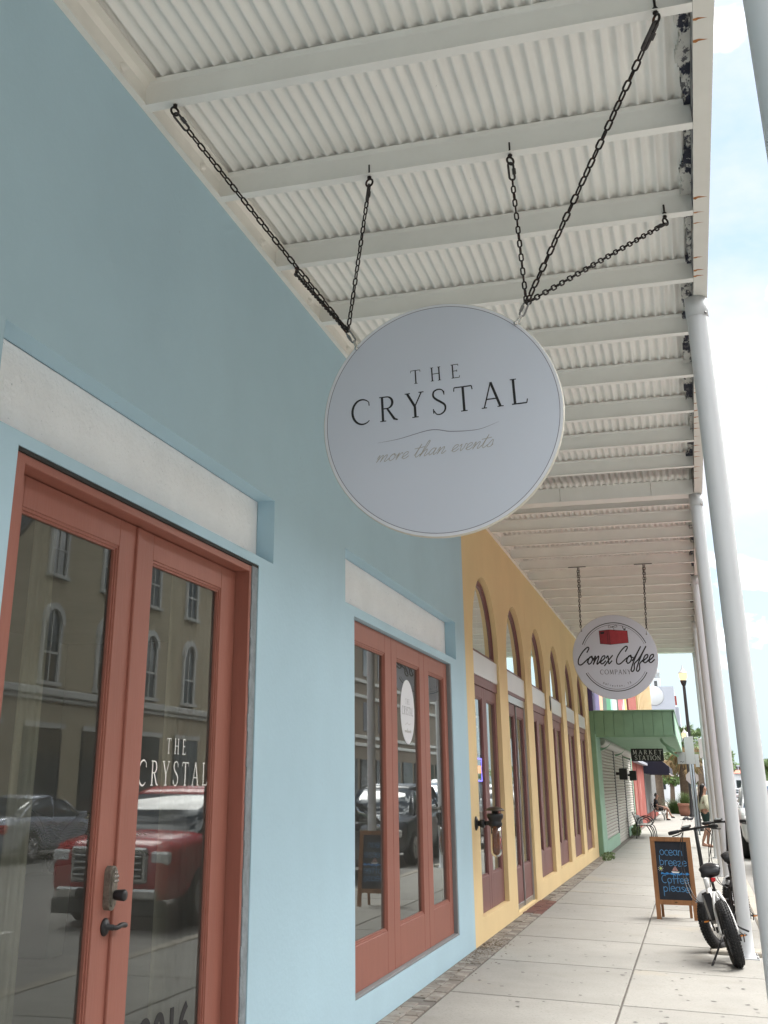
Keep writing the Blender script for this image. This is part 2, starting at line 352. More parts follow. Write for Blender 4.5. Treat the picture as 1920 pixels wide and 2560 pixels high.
def catmull(pts, n=6, closed=False):
    P = [Vector(p) for p in pts]; N = len(P); out = []
    for i in range(N if closed else N - 1):
        p0 = P[(i - 1) % N] if (i or closed) else P[i] * 2 - P[i + 1]; p1 = P[i]; p2 = P[(i + 1) % N]
        p3 = P[(i + 2) % N] if (i + 2 < N or closed) else p2 * 2 - p1
        for k in range(n):
            t = k / n
            out.append(.5 * ((2 * p1) + (p2 - p0) * t + (2 * p0 - 5 * p1 + 4 * p2 - p3) * t * t + (3 * p1 - p0 - 3 * p2 + p3) * t ** 3))
    if not closed: out.append(P[-1].copy())
    return out

# ------------------------------------------------------------------ lettering built from strokes
class Ink:    # flat ribbons on a board: F maps (u, v, h) to a point, h = height off the board
    def __init__(s, F): s.F = F; s.mb = MB(); s.h = .0
    def stroke(s, pts, w, flat=False, capend=True):
        P = [Vector((p[0], p[1])) for p in pts]; N = len(P)
        ws = w if isinstance(w, (list, tuple)) else [w] * N
        s.h += 6e-6; vs = []
        for i in range(N):
            a = P[max(i - 1, 0)]; b = P[min(i + 1, N - 1)]; t = (b - a)
            t = t.normalized() if t.length > 1e-9 else Vector((1, 0)); q = Vector((-t.y, t.x)) * ws[i] / 2
            hh = s.h + i * 2e-6
            vs += [s.F(P[i].x + q.x, P[i].y + q.y, hh), s.F(P[i].x - q.x, P[i].y - q.y, hh)]
        s.mb.add(vs, [(2 * i, 2 * i + 1, 2 * i + 3, 2 * i + 2) for i in range(N - 1)])
        if capend:
            for i in (0, N - 1): s.disc(P[i].x, P[i].y, ws[i] / 2)
    def disc(s, x, y, r, n=10, ry=None):
        s.h += 6e-6
        s.mb.add([s.F(x + r * math.cos(2 * PI * k / n), y + (ry or r) * math.sin(2 * PI * k / n), s.h) for k in range(n)], [tuple(range(n))])
    def poly(s, pts):
        s.h += 6e-6; s.mb.add([s.F(x, y, s.h) for x, y in pts], [tuple(range(len(pts)))])
def arc(cx, cy, rx, ry, a0, a1, n=18):
    return [(cx + rx * math.cos(math.radians(a0 + (a1 - a0) * i / n)), cy + ry * math.sin(math.radians(a0 + (a1 - a0) * i / n))) for i in range(n + 1)]
K, T_, S_ = .095, .05, .04     # thick, thin and serif widths for roman capitals
def seg(*p): return list(p)
def bow(n, lo, hi): return [lo + (hi - lo) * math.sin(PI * i / n) for i in range(n + 1)]
ROMAN = {
 'T': (.74, [([(.37, 0), (.37, .98)], K), ([(.02, .97), (.72, .97)], S_ * 1.2), ([(.02, .97), (.0, .82)], S_), ([(.72, .97), (.74, .82)], S_), ([(.24, .015), (.5, .015)], S_)]),
 'H': (.82, [([(.14, 0), (.14, 1)], K), ([(.68, 0), (.68, 1)], K), ([(.14, .52), (.68, .52)], T_)] + [([(x - .12, y), (x + .12, y)], S_) for x in (.14, .68) for y in (.015, .985)]),
 'E': (.64, [([(.14, 0), (.14, 1)], K), ([(.02, .98), (.56, .98)], T_), ([(.02, .02), (.6, .02)], T_), ([(.14, .52), (.45, .52)], T_), ([(.56, .99), (.56, .86)], S_), ([(.6, .01), (.64, .16)], S_), ([(.45, .6), (.45, .44)], S_)]),
 'C': (.84, [(arc(.46, .5, .42, .5, 48, 312, 26), bow(26, .035, K)), ([(.745, .87), (.755, .72)], S_), ]),
 'R': (.78, [([(.15, 0), (.15, 1)], K), ([(.03, .985), (.15, .985)], S_), ([(.03, .015), (.28, .015)], S_), ([(.15, .98)] + arc(.34, .745, .23, .235, 90, -90, 14) + [(.15, .51)], [T_] * 2 + bow(12, T_, K) + [T_] * 2), ([(.34, .51), (.62, .06), (.76, .01)], [K * .8, K, T_])]),
 'Y': (.78, [([(.39, 0), (.39, .45)], K), ([(.39, .44), (.1, .98)], K), ([(.39, .44), (.68, .98)], T_), ([(.26, .015), (.52, .015)], S_), ([(.0, .985), (.22, .985)], S_), ([(.57, .985), (.78, .985)], S_)]),
 'S': (.58, [(catmull([(.5, .80), (.44, .95), (.28, 1.0), (.10, .93), (.06, .76), (.16, .62), (.36, .48), (.51, .34), (.50, .14), (.34, .01), (.16, .02), (.05, .18)], 3), [T_ * .8 + (K - T_) * max(0, math.sin(PI * i / 33)) ** 2 for i in range(34)]), ([(.5, .92), (.5, .76)], S_), ([(.04, .06), (.04, .24)], S_)]),
 'A': (.84, [([(.1, 0), (.42, 1.0)], T_), ([(.42, 1.0), (.74, 0)], K), ([(.2, .34), (.62, .34)], T_), ([(.0, .015), (.21, .015)], S_), ([(.62, .015), (.86, .015)], S_)]),
 'L': (.64, [([(.15, 0), (.15, 1)], K), ([(.03, .985), (.27, .985)], S_), ([(.03, .02), (.6, .02)], T_), ([(.6, .01), (.64, .17)], S_)]),
 'O': (.90, [(arc(.45, .5, .41, .5, 0, 360, 32), [T_ + (K - T_) * abs(math.cos(2 * PI * i / 32)) for i in range(33)])]),
 'M': (.98, [([(.14, 0), (.18, 1)], T_), ([(.18, 1), (.48, .06)], K), ([(.48, .06), (.79, 1)], T_), ([(.79, 1), (.84, 0)], K), ([(.03, .015), (.25, .015)], S_), ([(.72, .015), (.96, .015)], S_)]),
 'P': (.68, [([(.15, 0), (.15, 1)], K), ([(.03, .015), (.28, .015)], S_), ([(.03, .985), (.15, .985)], S_), ([(.15, .98)] + arc(.36, .73, .24, .25, 90, -90, 14) + [(.15, .48)], [T_] * 2 + bow(12, T_, K) + [T_] * 2)]),
 'N': (.86, [([(.14, 0), (.14, 1)], T_), ([(.14, 1), (.70, 0)], K), ([(.70, 0), (.70, 1)], T_), ([(.03, .015), (.25, .015)], S_), ([(.58, .985), (.82, .985)], S_)]),
 'K': (.80, [([(.15, 0), (.15, 1)], K), ([(.03, .985), (.27, .985)], S_), ([(.03, .015), (.27, .015)], S_), ([(.15, .4), (.64, .98)], T_), ([(.33, .6), (.72, .01)], K), ([(.52, .985), (.74, .985)], S_), ([(.6, .015), (.84, .015)], S_)]),
 'I': (.30, [([(.15, 0), (.15, 1)], K), ([(.02, .985), (.28, .985)], S_), ([(.02, .015), (.28, .015)], S_)]),
 'X': (.78, [([(.12, .98), (.66, .02)], K), ([(.66, .98), (.12, .02)], T_), ([(.0, .985), (.24, .985)], S_), ([(.54, .985), (.78, .985)], S_), ([(.0, .015), (.24, .015)], S_), ([(.54, .015), (.78, .015)], S_)]),
 ' ': (.4, []),
}
def roman(ink, txt, x, y, h, track, total=None, wsc=1.0, ang=0., wx=1.0):
    adv = sum(ROMAN[c][0] * wx for c in txt) * h
    if total is not None: track = (total - adv) / max(1, len(txt) - 1)
    ca, sa = math.cos(ang), math.sin(ang); cx = 0
    for ch in txt:
        w, st = ROMAN[ch]
        for pts, lw in st:
            q = [(cx + px * h * wx, py * h) for px, py in pts]
            q = [(x + a * ca - b * sa, y + a * sa + b * ca) for a, b in q]
            lw2 = [v * h * wsc for v in lw] if isinstance(lw, list) else lw * h * wsc
            ink.stroke(q, lw2, capend=False)
        cx += w * h * wx + track
SCRIPT = {
 'e': (.62, [[(0, .18), (.22, .42), (.44, .72), (.38, 1.0), (.14, .88), (.05, .42), (.18, .04), (.40, .06), (.62, .36)]]),
 'o': (.66, [[(0, .25), (.12, .75), (.38, 1.0)], [(.38, 1.0), (.14, .85), (.04, .42), (.2, .02), (.46, .2), (.52, .62), (.38, 1.0), (.40, .78), (.66, .72)]]),
 'n': (.80, [[(0, .5), (.10, .98), (.16, .8), (.08, 0)], [(.08, 0), (.24, .6), (.46, .98), (.54, .78), (.48, .12), (.58, .0), (.80, .36)]]),
 'm': (1.15, [[(0, .5), (.10, .98), (.16, .8), (.08, 0)], [(.08, 0), (.24, .6), (.42, .98), (.48, .78), (.42, 0)], [(.42, 0), (.56, .6), (.78, .98), (.86, .78), (.80, .12), (.90, .0), (1.15, .36)]]),
 'r': (.58, [[(0, .3), (.16, 1.0), (.13, .4), (.10, 0)], [(.10, 0), (.22, .6), (.42, .98), (.52, .82)]]),
 't': (.52, [[(0, .25), (.26, 1.85), (.12, .5), (.20, 0), (.34, .06), (.52, .36)], [(-.22, 1.25), (.62, 1.38)]]),
 'h': (.80, [[(0, .2), (.30, 1.2), (.42, 2.1), (.28, 2.15), (.14, 1.0), (.06, 0)], [(.06, 0), (.22, .6), (.44, .98), (.52, .78), (.46, .12), (.56, .0), (.80, .36)]]),
 'a': (.78, [[(.50, .92), (.24, .95), (.04, .45), (.16, .02), (.40, .35), (.54, .98), (.48, .25), (.56, .0), (.78, .36)]]),
 'v': (.66, [[(0, .7), (.14, .98), (.18, .4), (.26, 0), (.46, .45), (.50, .98), (.66, .85)]]),
 's': (.50, [[(0, .2), (.30, 1.05), (.42, .5), (.34, .06), (.10, .04), (.02, .2)], [(.34, .06), (.5, .36)]]),
 'x': (.72, [[(0, .72), (.14, .98), (.30, .5), (.46, .0), (.72, .34)], [(.66, 1.0), (.34, .45), (.0, -.22)]]),
 'C': (1.15, [[(.86, 1.50), (.98, 1.95), (.78, 2.12), (.36, 1.6), (.06, .75), (.16, .08), (.52, -.02), (.92, .42), (1.15, .70)]]),
 'f': (.58, [[(0, .30), (.28, 1.0), (.60, 2.0)], [(.60, 2.0), (.32, .95), (.14, .0), (.08, -.80), (.26, -1.0), (.40, -.7), (.30, -.1), (.58, .36)]]),
 ' ': (.55, []),
}
def script(ink, txt, x, y, xh, w, slant=.35, ang=0., total=None, wv=None):
    adv = sum(SCRIPT[c][0] for c in txt) * xh
    sx = (total / adv) if total else 1
    ca, sa = math.cos(ang), math.sin(ang); cx = 0
    for ch in txt:
        a0, st = SCRIPT[ch]
        for pts in st:
            q = catmull([(px, py, 0) for px, py in pts], 6)
            q = [((cx + (p.x) * xh) * sx + p.y * xh * slant, p.y * xh) for p in q]
            q = [(x + a * ca - b * sa, y + a * sa + b * ca) for a, b in q]
            ink.stroke(q, w)
        cx += a0 * xh
CHALK = {
 'o': (.8, [arc(.35, .5, .32, .48, 90, 450, 16)]), 'c': (.7, [arc(.4, .5, .36, .48, 60, 300, 14)]),
 'e': (.75, [[(.04, .5), (.62, .52), (.58, .82), (.34, 1.0), (.08, .8), (.03, .4), (.2, .05), (.45, .0), (.66, .18)]]),
 'a': (.85, [arc(.35, .48, .32, .46, 60, 400, 16), [(.66, .98), (.64, .3), (.78, .02)]]),
 'n': (.8, [[(.08, .95), (.08, 0)], [(.08, .6), (.3, .95), (.55, .85), (.62, .4), (.64, 0)]]),
 'b': (.85, [[(.06, 1.9), (.08, 0)], [(.08, .7), (.35, .98), (.66, .7), (.6, .2), (.3, .0), (.08, .15)]]),
 'r': (.6, [[(.08, .95), (.08, 0)], [(.08, .55), (.25, .9), (.5, .92)]]),
 'z': (.8, [[(.05, .95), (.6, .95), (.08, .04), (.68, .04)]]),
 'C': (.95, [arc(.5, .75, .45, .75, 60, 300, 16)]),
 'f': (.62, [[(.62, 1.55), (.45, 1.8), (.28, 1.5), (.26, 0)], [(.02, .95), (.56, .97)]]),
 'p': (.85, [[(.08, .95), (.1, -.9)], [(.08, .7), (.35, .98), (.66, .7), (.6, .2), (.3, .0), (.1, .15)]]),
 'l': (.35, [[(.12, 1.9), (.12, 0)]]),
 's': (.65, [[(.55, .85), (.3, 1.0), (.1, .78), (.3, .52), (.52, .3), (.4, .04), (.1, .08)]]),
}
def chalk(ink, txt, x, y, xh, total, w, rise=0.):
    adv = sum(CHALK[c][0] for c in txt) * xh; sx = total / adv; cx = 0
    for ch in txt:
        a0, st = CHALK[ch]; jy = random.uniform(-.08, .08) * xh
        for pts in st:
            q = catmull([(p[0], p[1], 0) for p in pts], 3)
            xx = [(x + (cx + p.x * xh) * sx, y + p.y * xh + jy + rise * (cx / adv)) for p in q]
            ink.stroke(xx, w)
        cx += a0 * xh

# ================================================================== SETTING: ground, road, sidewalk
W = -2.41                      # face of the street wall
def zg(x): return -0.018 * (x + 2.41)
g = MB().box(-900, 900, -60, 1600, -.60, -.30).build('ground', m_ground); kind(g, 'structure')
road = MB().box(.78, 13.2, -40, 700, -.5, -.155).build('road', m_road); kind(road, 'structure')
farpave = MB().box(13.2, 16, -40, 400, -.5, -.03).build('far_pavement', m_kerb); kind(farpave, 'structure')
crossing = MB().box(-60, .78, 76, 88, -.5, -.12).build('cross_street', m_road); kind(crossing, 'structure')
mk = MB()
for k in range(7): mk.box(-3.2, .5, 77.2 + k * 1.45, 77.85 + k * 1.45, -.125, -.116)
mk.build('crossing_stripe', m_mark, crossing)
for k, y in enumerate((8, 20, 32, 44, 56, 68)):
    s_ = MB().box(3.3, 3.42, y, y + 5.5, -.156, -.150).build('parking_line', m_mark, road)
fs = MB().box(-60, .78, 88, 400, -.5, -.06).build('plaza_paving', m_pinkpave); kind(fs, 'structure')

sw = thing('sidewalk', 'pale concrete sidewalk', 'sidewalk'); del sw['label']; del sw['category']; sw['kind'] = 'structure'
bed = MB()
bed.add([(-2.6, -42, zg(-2.6) - .014), (.62, -42, zg(.62) - .014), (.62, 76, zg(.62) - .014), (-2.6, 76, zg(-2.6) - .014), (-2.6, -42, -.5), (.62, -42, -.5), (.62, 76, -.5), (-2.6, 76, -.5)],
        [(0, 1, 2, 3), (4, 7, 6, 5), (0, 4, 5, 1), (1, 5, 6, 2), (2, 6, 7, 3), (3, 7, 4, 0)])
bed.build('bedding', m_gap, sw)
def slab_mesh(xa, xb, L, mb=None, y0=0):
    mb = mb or MB(); b = .009; g_ = .008
    xa += g_; xb -= g_; ya = y0 + g_ * 1.7; yb = y0 + L - g_ * 1.7
    top = [(xa + b, ya + b, zg(xa)), (xb - b, ya + b, zg(xb)), (xb - b, yb - b, zg(xb)), (xa + b, yb - b, zg(xa))]
    mid = [(xa, ya, zg(xa) - b), (xb, ya, zg(xb) - b), (xb, yb, zg(xb) - b), (xa, yb, zg(xa) - b)]
    low = [(p[0], p[1], p[2] - .03) for p in mid]
    mb.add(top + mid + low, [(0, 1, 2, 3), (0, 4, 5, 1), (1, 5, 6, 2), (2, 6, 7, 3), (3, 7, 4, 0), (4, 8, 9, 5), (5, 9, 10, 6), (6, 10, 11, 7), (7, 11, 8, 4)])
    return mb
JL = 1.952; J0 = 10.37 - 5 * JL
A0 = slab_mesh(-2.165, -.75, JL).build('slab', m_slab, sw); B0 = slab_mesh(-.75, .60, JL).build('slab', m_slab, sw)
A0.location = (0, J0, 0); B0.location = (0, J0, 0)
for k in range(1, 26):
    inst(A0, sw, (0, J0 + k * JL, random.uniform(-.0015, .0015))); inst(B0, sw, (0, J0 + k * JL, random.uniform(-.0015, .0015)))
mb = MB()
for k in range(26, 39):
    slab_mesh(-2.165, -.75, JL, mb, J0 + k * JL); slab_mesh(-.75, .60, JL, mb, J0 + k * JL)
kind(mb.build('distant_slabs', m_slab, sw), 'stuff')
mb = MB()
for k in range(-20, 0):
    slab_mesh(-2.165, -.75, JL, mb, J0 + k * JL); slab_mesh(-.75, .60, JL, mb, J0 + k * JL)
kind(mb.build('rear_slabs', m_slab, sw), 'stuff')
# kerb stones along the road edge
kb = MB().bbox(.605, .775, 0, 2.95, -.5, zg(.6) + .002, .018).build('kerb_stone', m_kerb, sw)
for k in range(1, 25): inst(kb, sw, (0, k * 2.965 + .3, 0))
# worn pavers in the strip against the wall, red bricks at the second arch
mort = MB(); mort.add([(-2.6, -2, -.008), (-2.168, -2, -.0125), (-2.168, 48, -.0125), (-2.6, 48, -.008)], [(0, 1, 2, 3)]); mort.build('mortar_bed', m_mortar, sw)
pv = MB().bbox(-.055, .055, -.101, .101, -.03, 0, .006).build('brick', m_brickg, sw)
pvr = MB().bbox(-.055, .055, -.101, .101, -.03, 0, .005).build('brick', m_brickr, sw)
first = {'g': pv, 'r': pvr}; used_ = {'g': False, 'r': False}; cnt = 0
y = 6.2
while y < 30.0:
    door_ = 16.62 < y < 18.5
    for ri in range(2 if not door_ else 3):
        x = -2.225 - ri * .116
        if door_: x = -2.222 - ri * .116
        key = 'r' if door_ else 'g'
        if cnt >= 292: break
        if not door_ and random.random() < .10: continue
        yy = y + (.1 if ri % 2 else 0) + random.uniform(-.004, .004); zz = zg(x) + random.uniform(-.004, .003)
        if not used_[key]: first[key].location = (x, yy, zz); used_[key] = True
        else: inst(first[key], sw, (x, yy, zz), Quaternion((0, 0, 1), random.uniform(-.02, .02)))
        cnt += 1
    y += .21
# raised concrete strips beside the second and third columns
for (yc) in (13.78, 19.62, 25.4):
    b_ = MB().bbox(-.02, .60, yc, yc + .30, -.12, zg(.3) + .045, .012).build('raised_strip', m_kerb, sw)

# chewing gum spots, small stains and litter on the slabs
rq = random.Random(21); mb = MB()
for _ in range(340):
    x = rq.uniform(-2.1, .55); y = 8 + 26 * rq.random() ** 1.4; r_ = rq.uniform(.008, .022); n = 8; ph = rq.random()
    ring = [(x + r_ * (1 + .35 * math.sin(k * 2.1 + ph * 9)) * math.cos(2 * PI * k / n), y + r_ * (1 + .35 * math.cos(k * 1.7 + ph * 7)) * math.sin(2 * PI * k / n)) for k in range(n)]
    mb.add([(a, b, zg(a) + .0024) for a, b in ring], [tuple(range(n))])
kind(mb.build('gum_spots', mat('old_gum', (.085, .08, .075), .8, var=.4, vscale=9), sw, fix=False), 'stuff')
mb = MB()
for _ in range(420):
    y = rq.choice([rq.gauss(12.6, .5), rq.gauss(13.3, .25), rq.uniform(6, 30)]); x = -2.38 + abs(rq.gauss(0, .12)); a = rq.uniform(0, PI); r_ = rq.uniform(.006, .020)
    c_, s_ = math.cos(a) * r_, math.sin(a) * r_; z = zg(x) + .004
    mb.add([(x - c_, y - s_, z), (x + s_ * .5, y - c_ * .5, z + .003), (x + c_, y + s_, z + .001), (x - s_ * .5, y + c_ * .5, z + .004)], [(0, 1, 2, 3)])
kind(mb.build('leaf_litter', mat('dead_leaf', (.10, .065, .035), .9, var=.5, vscale=30), sw, fix=False), 'stuff')

# ================================================================== wall helpers
def wall_cells(mb, ys, zs, holes, X, back=.28, backface=True):
    """front faces for the cells between the cuts, reveals round each hole (y0, y1, z0, z1, depth)"""
    def inhole(y, z): return any(h[0] < y < h[1] and h[2] < z < h[3] for h in holes)
    for i in range(len(ys) - 1):
        for j in range(len(zs) - 1):
            if inhole((ys[i] + ys[i + 1]) / 2, (zs[j] + zs[j + 1]) / 2): continue
            mb.quad((X, ys[i], zs[j]), (X, ys[i + 1], zs[j]), (X, ys[i + 1], zs[j + 1]), (X, ys[i], zs[j + 1]))
            if backface: mb.quad((X - back, ys[i], zs[j]), (X - back, ys[i], zs[j + 1]), (X - back, ys[i + 1], zs[j + 1]), (X - back, ys[i + 1], zs[j]))
    for (y0, y1, z0, z1, d) in holes:
        mb.quad((X, y0, z0), (X - d, y0, z0), (X - d, y0, z1), (X, y0, z1)); mb.quad((X, y1, z0), (X, y1, z1), (X - d, y1, z1), (X - d, y1, z0))
        mb.quad((X, y0, z1), (X - d, y0, z1), (X - d, y1, z1), (X, y1, z1)); mb.quad((X, y0, z0), (X, y1, z0), (X - d, y1, z0), (X - d, y0, z0))
def leaf(name, m, parent, y0, y1, z0, z1, gy0, gy1, gz0, gz1, X, th=.045, bead=.018):
    """a glazed leaf: stiles, rails and a moulded bead stepping in to the glass"""
    mb = MB()
    mb.bbox(X - th, X, y0, gy0, z0, z1, .003); mb.bbox(X - th, X, gy1, y1, z0, z1, .003)
    mb.bbox(X - th, X - .0005, gy0, gy1, gz1, z1, .003); mb.bbox(X - th, X - .0005, gy0, gy1, z0, gz0, .003)
    for s_, dx in ((0, .007), (1, .014)):
        a = bead * s_ * .6; b = a + bead * .62; xx = X - dx
        mb.box(xx - .02, xx, gy0 + a, gy0 + b, gz0 + a, gz1 - a); mb.box(xx - .02, xx, gy1 - b, gy1 - a, gz0 + a, gz1 - a)
        mb.box(xx - .02, xx - .0004, gy0 + b, gy1 - b, gz1 - b, gz1 - a); mb.box(xx - .02, xx - .0004, gy0 + b, gy1 - b, gz0 + a, gz0 + b)
    return mb.build(name, m, parent, fix=False)
def pane(parent, X, y0, y1, z0, z1, m=None, name='glass_pane'):
    return MB().quad((X, y0, z0), (X, y1, z0), (X, y1, z1), (X, y0, z1)).build(name, m or m_glass, parent, fix=False)

# ================================================================== blue building
YB = 13.02; ZT = 9.0
blue = thing('blue_building', 'pale blue stucco shop front with terracotta french doors and white lintel panels', 'building', (W, 6.5, 0))
D = (3.58, 6.25, .02, 2.89, .25); L1 = (3.40, 6.50, 2.945, 3.355, .118)
Wn = (8.35, 12.15, .215, 2.87, .25); L2 = (8.10, 12.46, 2.945, 3.36, .12)
holes = [D, L1, Wn, L2]
ys = sorted({-40, YB, *[h[0] for h in holes], *[h[1] for h in holes]}); zs = sorted({-.05, ZT, *[h[2] for h in holes], *[h[3] for h in holes]})
mb = MB(); wall_cells(mb, ys, zs, holes, W)
# irregular chipped edge where the plaster meets the door frame
mb.build('wall', m_blue, blue, fix=False)
for (y0, y1, z0, z1, d) in (L1, L2):
    MB().bbox(W - .20, W - d, y0 + .001, y1 - .001, z0 - .0, z1 - .001, .004).build('lintel_panel', m_lintel, blue)
# rough plaster strips beside the door frame
jag = MB()
for (ya, yb_, zt) in ((6.158, 6.252, 2.88),):
    n = 60
    for i in range(n):
        z0 = .0 + (zt) * i / n; z1 = zt * (i + 1) / n; jag.box(W - .05, W - .006, ya + random.uniform(-.006, .006), yb_ - .002, z0, z1)
jag.build('plaster_edge', mat('grey_render', (.24, .27, .29), .9, var=.25, vscale=14, bump=.4), blue, fix=False)
# door frame, standing nearly flush with the wall
FX = W - .012; DX = -2.508
mb = MB()
mb.bbox(W - .19, FX, 6.128, 6.160, .0, 2.872, .003)
mb.bbox(W - .19, FX, 3.585, 3.66, .0, 2.872, .003)
mb.bbox(W - .19, FX - .0015, 3.655, 6.130, 2.835, 2.872, .003)
mb.box(W - .25, W - .03, 3.58, 6.25, -.03, .03)
mb.build('door_frame', m_terra, blue)
MB().box(W - .18, W - .004, 3.58, 6.25, 2.8725, 2.888).build('frame_gap', m_dark, blue)
d1 = leaf('door', m_terra, blue, 3.662, 4.822, .035, 2.830, 3.80, 4.645, .42, 2.700, DX)
d2 = leaf('door', m_terra, blue, 4.832, 6.125, .035, 2.830, 5.010, 5.905, .42, 2.700, DX)
pane(d1, DX - .028, 3.80, 4.645, .42, 2.70); pane(d2, DX - .028, 5.01, 5.905, .42, 2.70)
MB().bbox(DX - .03, DX + .014, 4.806, 4.850, .04, 2.826, .004).build('astragal', m_terra, d2)
# keypad lock and lever handle on the first leaf
lk = MB()
prof = [(u, v) for u, v in arc(0, .045, .032, .03, 180, 0, 10)] + [(.032, -.07)] + [(u, v) for u, v in arc(0, -.075, .032, .03, 0, -180, 10)]
lk.prism([(4.757 + u, 1.222 + v) for u, v in prof], DX - .001, DX + .030, 0)
lk.prism([(4.757 + u * .80, 1.222 + v * .86) for u, v in prof], DX + .030, DX + .038, 0)
lk.build('keypad_lock', mat('worn_bronze_lock', (.20, .18, .15), .55, metal=.4, var=.4, vscale=60, bump=.4, bscale=90), d1)
kp = MB()
for r in range(3):
    for c in range(3 if r else 2): kp.bbox(DX + .038, DX + .045, 4.742 + c * .0145, 4.752 + c * .0145, 1.267 - r * .018, 1.278 - r * .018, .002)
kp.build('lock_button', m_chrome, d1)
MB().lathe([(.012, 0), (.020, .005), (.022, .02), (.024, .05), (.020, .056), (0, .058)], (DX + .036, 4.760, 1.180), 16, Matrix.Rotation(PI / 2, 3, 'Y')).build('lock_knob', m_black, d1)
hd = MB().lathe([(.036, 0), (.036, .006), (.026, .014), (.012, .018), (.012, .045), (0, .047)], (DX, 4.757, 1.052), 24, Matrix.Rotation(PI / 2, 3, 'Y'))
hd.tube(catmull([(DX + .040, 4.757, 1.052), (DX + .052, 4.775, 1.050), (DX + .052, 4.815, 1.056), (DX + .050, 4.858, 1.052), (DX + .040, 4.872, 1.050)], 4), [.010] * 6 + [.011] * 11, 10)
hd.build('lever_handle', m_black, d1)
# vinyl lettering on the second leaf (reads along the wall, +Y to the right)
FW = lambda X: (lambda u, v, h: (X + h, u, v))
ik = Ink(FW(DX - .0272)); roman(ik, 'THE', 5.345, 1.780, .075, 0, total=.235, wsc=1.1, wx=.9); kind(ik.mb.build('vinyl_lettering', m_whitelet, d2, fix=False), 'stuff')
ik = Ink(FW(DX - .0272)); roman(ik, 'CRYSTAL', 5.045, 1.628, .115, 0, total=.83, wsc=1.05, wx=.95)
kind(ik.mb.build('vinyl_lettering', m_whitelet, d2, fix=False), 'stuff')
tx = bpy.data.curves.new('number_source', 'FONT'); tx.body = '2016'; tx.size = .27; tx.extrude = .0006; tx.offset = .006; tx.space_character = 1.05
to = bpy.data.objects.new('number_source', tx); COL.objects.link(to); bpy.context.view_layer.update()
nm = bpy.data.meshes.new_from_object(to.evaluated_get(bpy.context.evaluated_depsgraph_get())); bpy.data.objects.remove(to)
mb = MB(); mb.add([(DX - .0265 + v.co.z, 5.215 + v.co.x, .425 + v.co.y) for v in nm.vertices], [tuple(p.vertices) for p in nm.polygons])
kind(mb.build('house_number', m_ink, d2, fix=False), 'stuff')
# window: three fixed sashes
wx = W - .045
for (a, b) in ((8.352, 9.672), (9.680, 10.985), (10.993, 12.10)):
    ga, gb = (a + .075, b - .215) if a < 8.4 else ((a + .19, b - .20) if a < 10 else (a + .20, b - .16))
    sa = leaf('window_sash', m_terra, blue, a, b, .235, 2.862, ga, gb, .535, 2.705, wx, .045, .020)
    pane(sa, wx - .028, ga, gb, .535, 2.705)
MB().box(wx - .05, wx - .012, 9.670, 9.682, .24, 2.86).box(wx - .05, wx - .012, 10.983, 10.995, .24, 2.86).build('joint_shadow', m_dark, blue)
MB().bbox(W - .16, W - .006, 12.102, 12.148, .22, 2.866, .003).build('window_jamb', m_grey, blue)
MB().bbox(W - .2, W - .004, 8.352, 12.148, .2155, .2345, .003).build('window_sill', m_grey, blue)
# oval logo sticker on the middle pane: a flat print
cy0, cz0 = 10.375, 2.27
st = MB(); st.add([(wx - .0262, cy0 + .275 * math.cos(2 * PI * k / 48), cz0 + .285 * math.sin(2 * PI * k / 48)) for k in range(48)], [tuple(range(48))])
stk = st.build('oval_sticker', m_signw, blue, fix=False)
ik = Ink(FW(wx - .0255)); roman(ik, 'THE', cy0 - .075, cz0 + .065, .048, 0, total=.15, wsc=.95, wx=.9); roman(ik, 'CRYSTAL', cy0 - .215, cz0 - .030, .072, 0, total=.43, wsc=1, wx=.95)
ik.mb.build('sticker_lettering', m_ink, stk, fix=False)
ik = Ink(FW(wx - .0255)); ik.stroke(catmull([(cy0 - .10, cz0 - .12, 0), (cy0 - .02, cz0 - .10, 0), (cy0 + .04, cz0 - .115, 0), (cy0 + .11, cz0 - .10, 0)], 5), .003)
script(ik, 'more than events', cy0 - .12, cz0 - .185, .018, .0025, .3, 0, total=.24); ik.mb.build('sticker_script', m_inkgrey, stk, fix=False)
# rooms behind the glass
def room(parent, y0, y1, z1=3.3, depth=5.2, X=W):
    MB().box(X - depth, X - .29, y0, y1, -.04, .012).build('room_floor', m_intfloor, parent)
    mb = MB(); mb.box(X - depth - .1, X - depth, y0, y1, 0, z1); mb.box(X - depth, X - .29, y0 - .1, y0, 0, z1); mb.box(X - depth, X - .29, y1, y1 + .1, 0, z1)
    mb.box(X - depth, X - .29, y0, y1, z1, z1 + .1); mb.build('room_wall', m_intwall, parent)
room(blue, -1.0, 12.9)
# upper wall brackets light leaks
MB().box(W - 8, W - .285, -8, YB, 3.45, 3.6).build('upper_floor', m_dark, blue)
def curtain(name, label, X, y0, y1, z0, z1, m=m_curtain, folds=9):
    mb = MB(); n = folds * 6; vs = []
    for i in range(n + 1):
        y = y0 + (y1 - y0) * i / n; x = X + .008 * math.sin(i * 2 * PI / 6 + math.sin(i * .7)); vs += [(x, y, z0), (x, y, z1)]
    mb.add(vs, [(2 * i, 2 * i + 2, 2 * i + 3, 2 * i + 1) for i in range(n)], True)
    return tag(mb.build(name, m, None, (X, (y0 + y1) / 2, z0), fix=False), label, 'curtain')
curtain('curtain', 'beige curtain hanging behind the right leaf of the nearest french door', -2.80, 5.93 - .08, 6.9, .06, 2.95)
curtain('curtain', 'narrow beige curtain seen through the left leaf of the nearest french door', -3.2, 4.98, 5.22, .06, 2.95, m_curtain, 4)

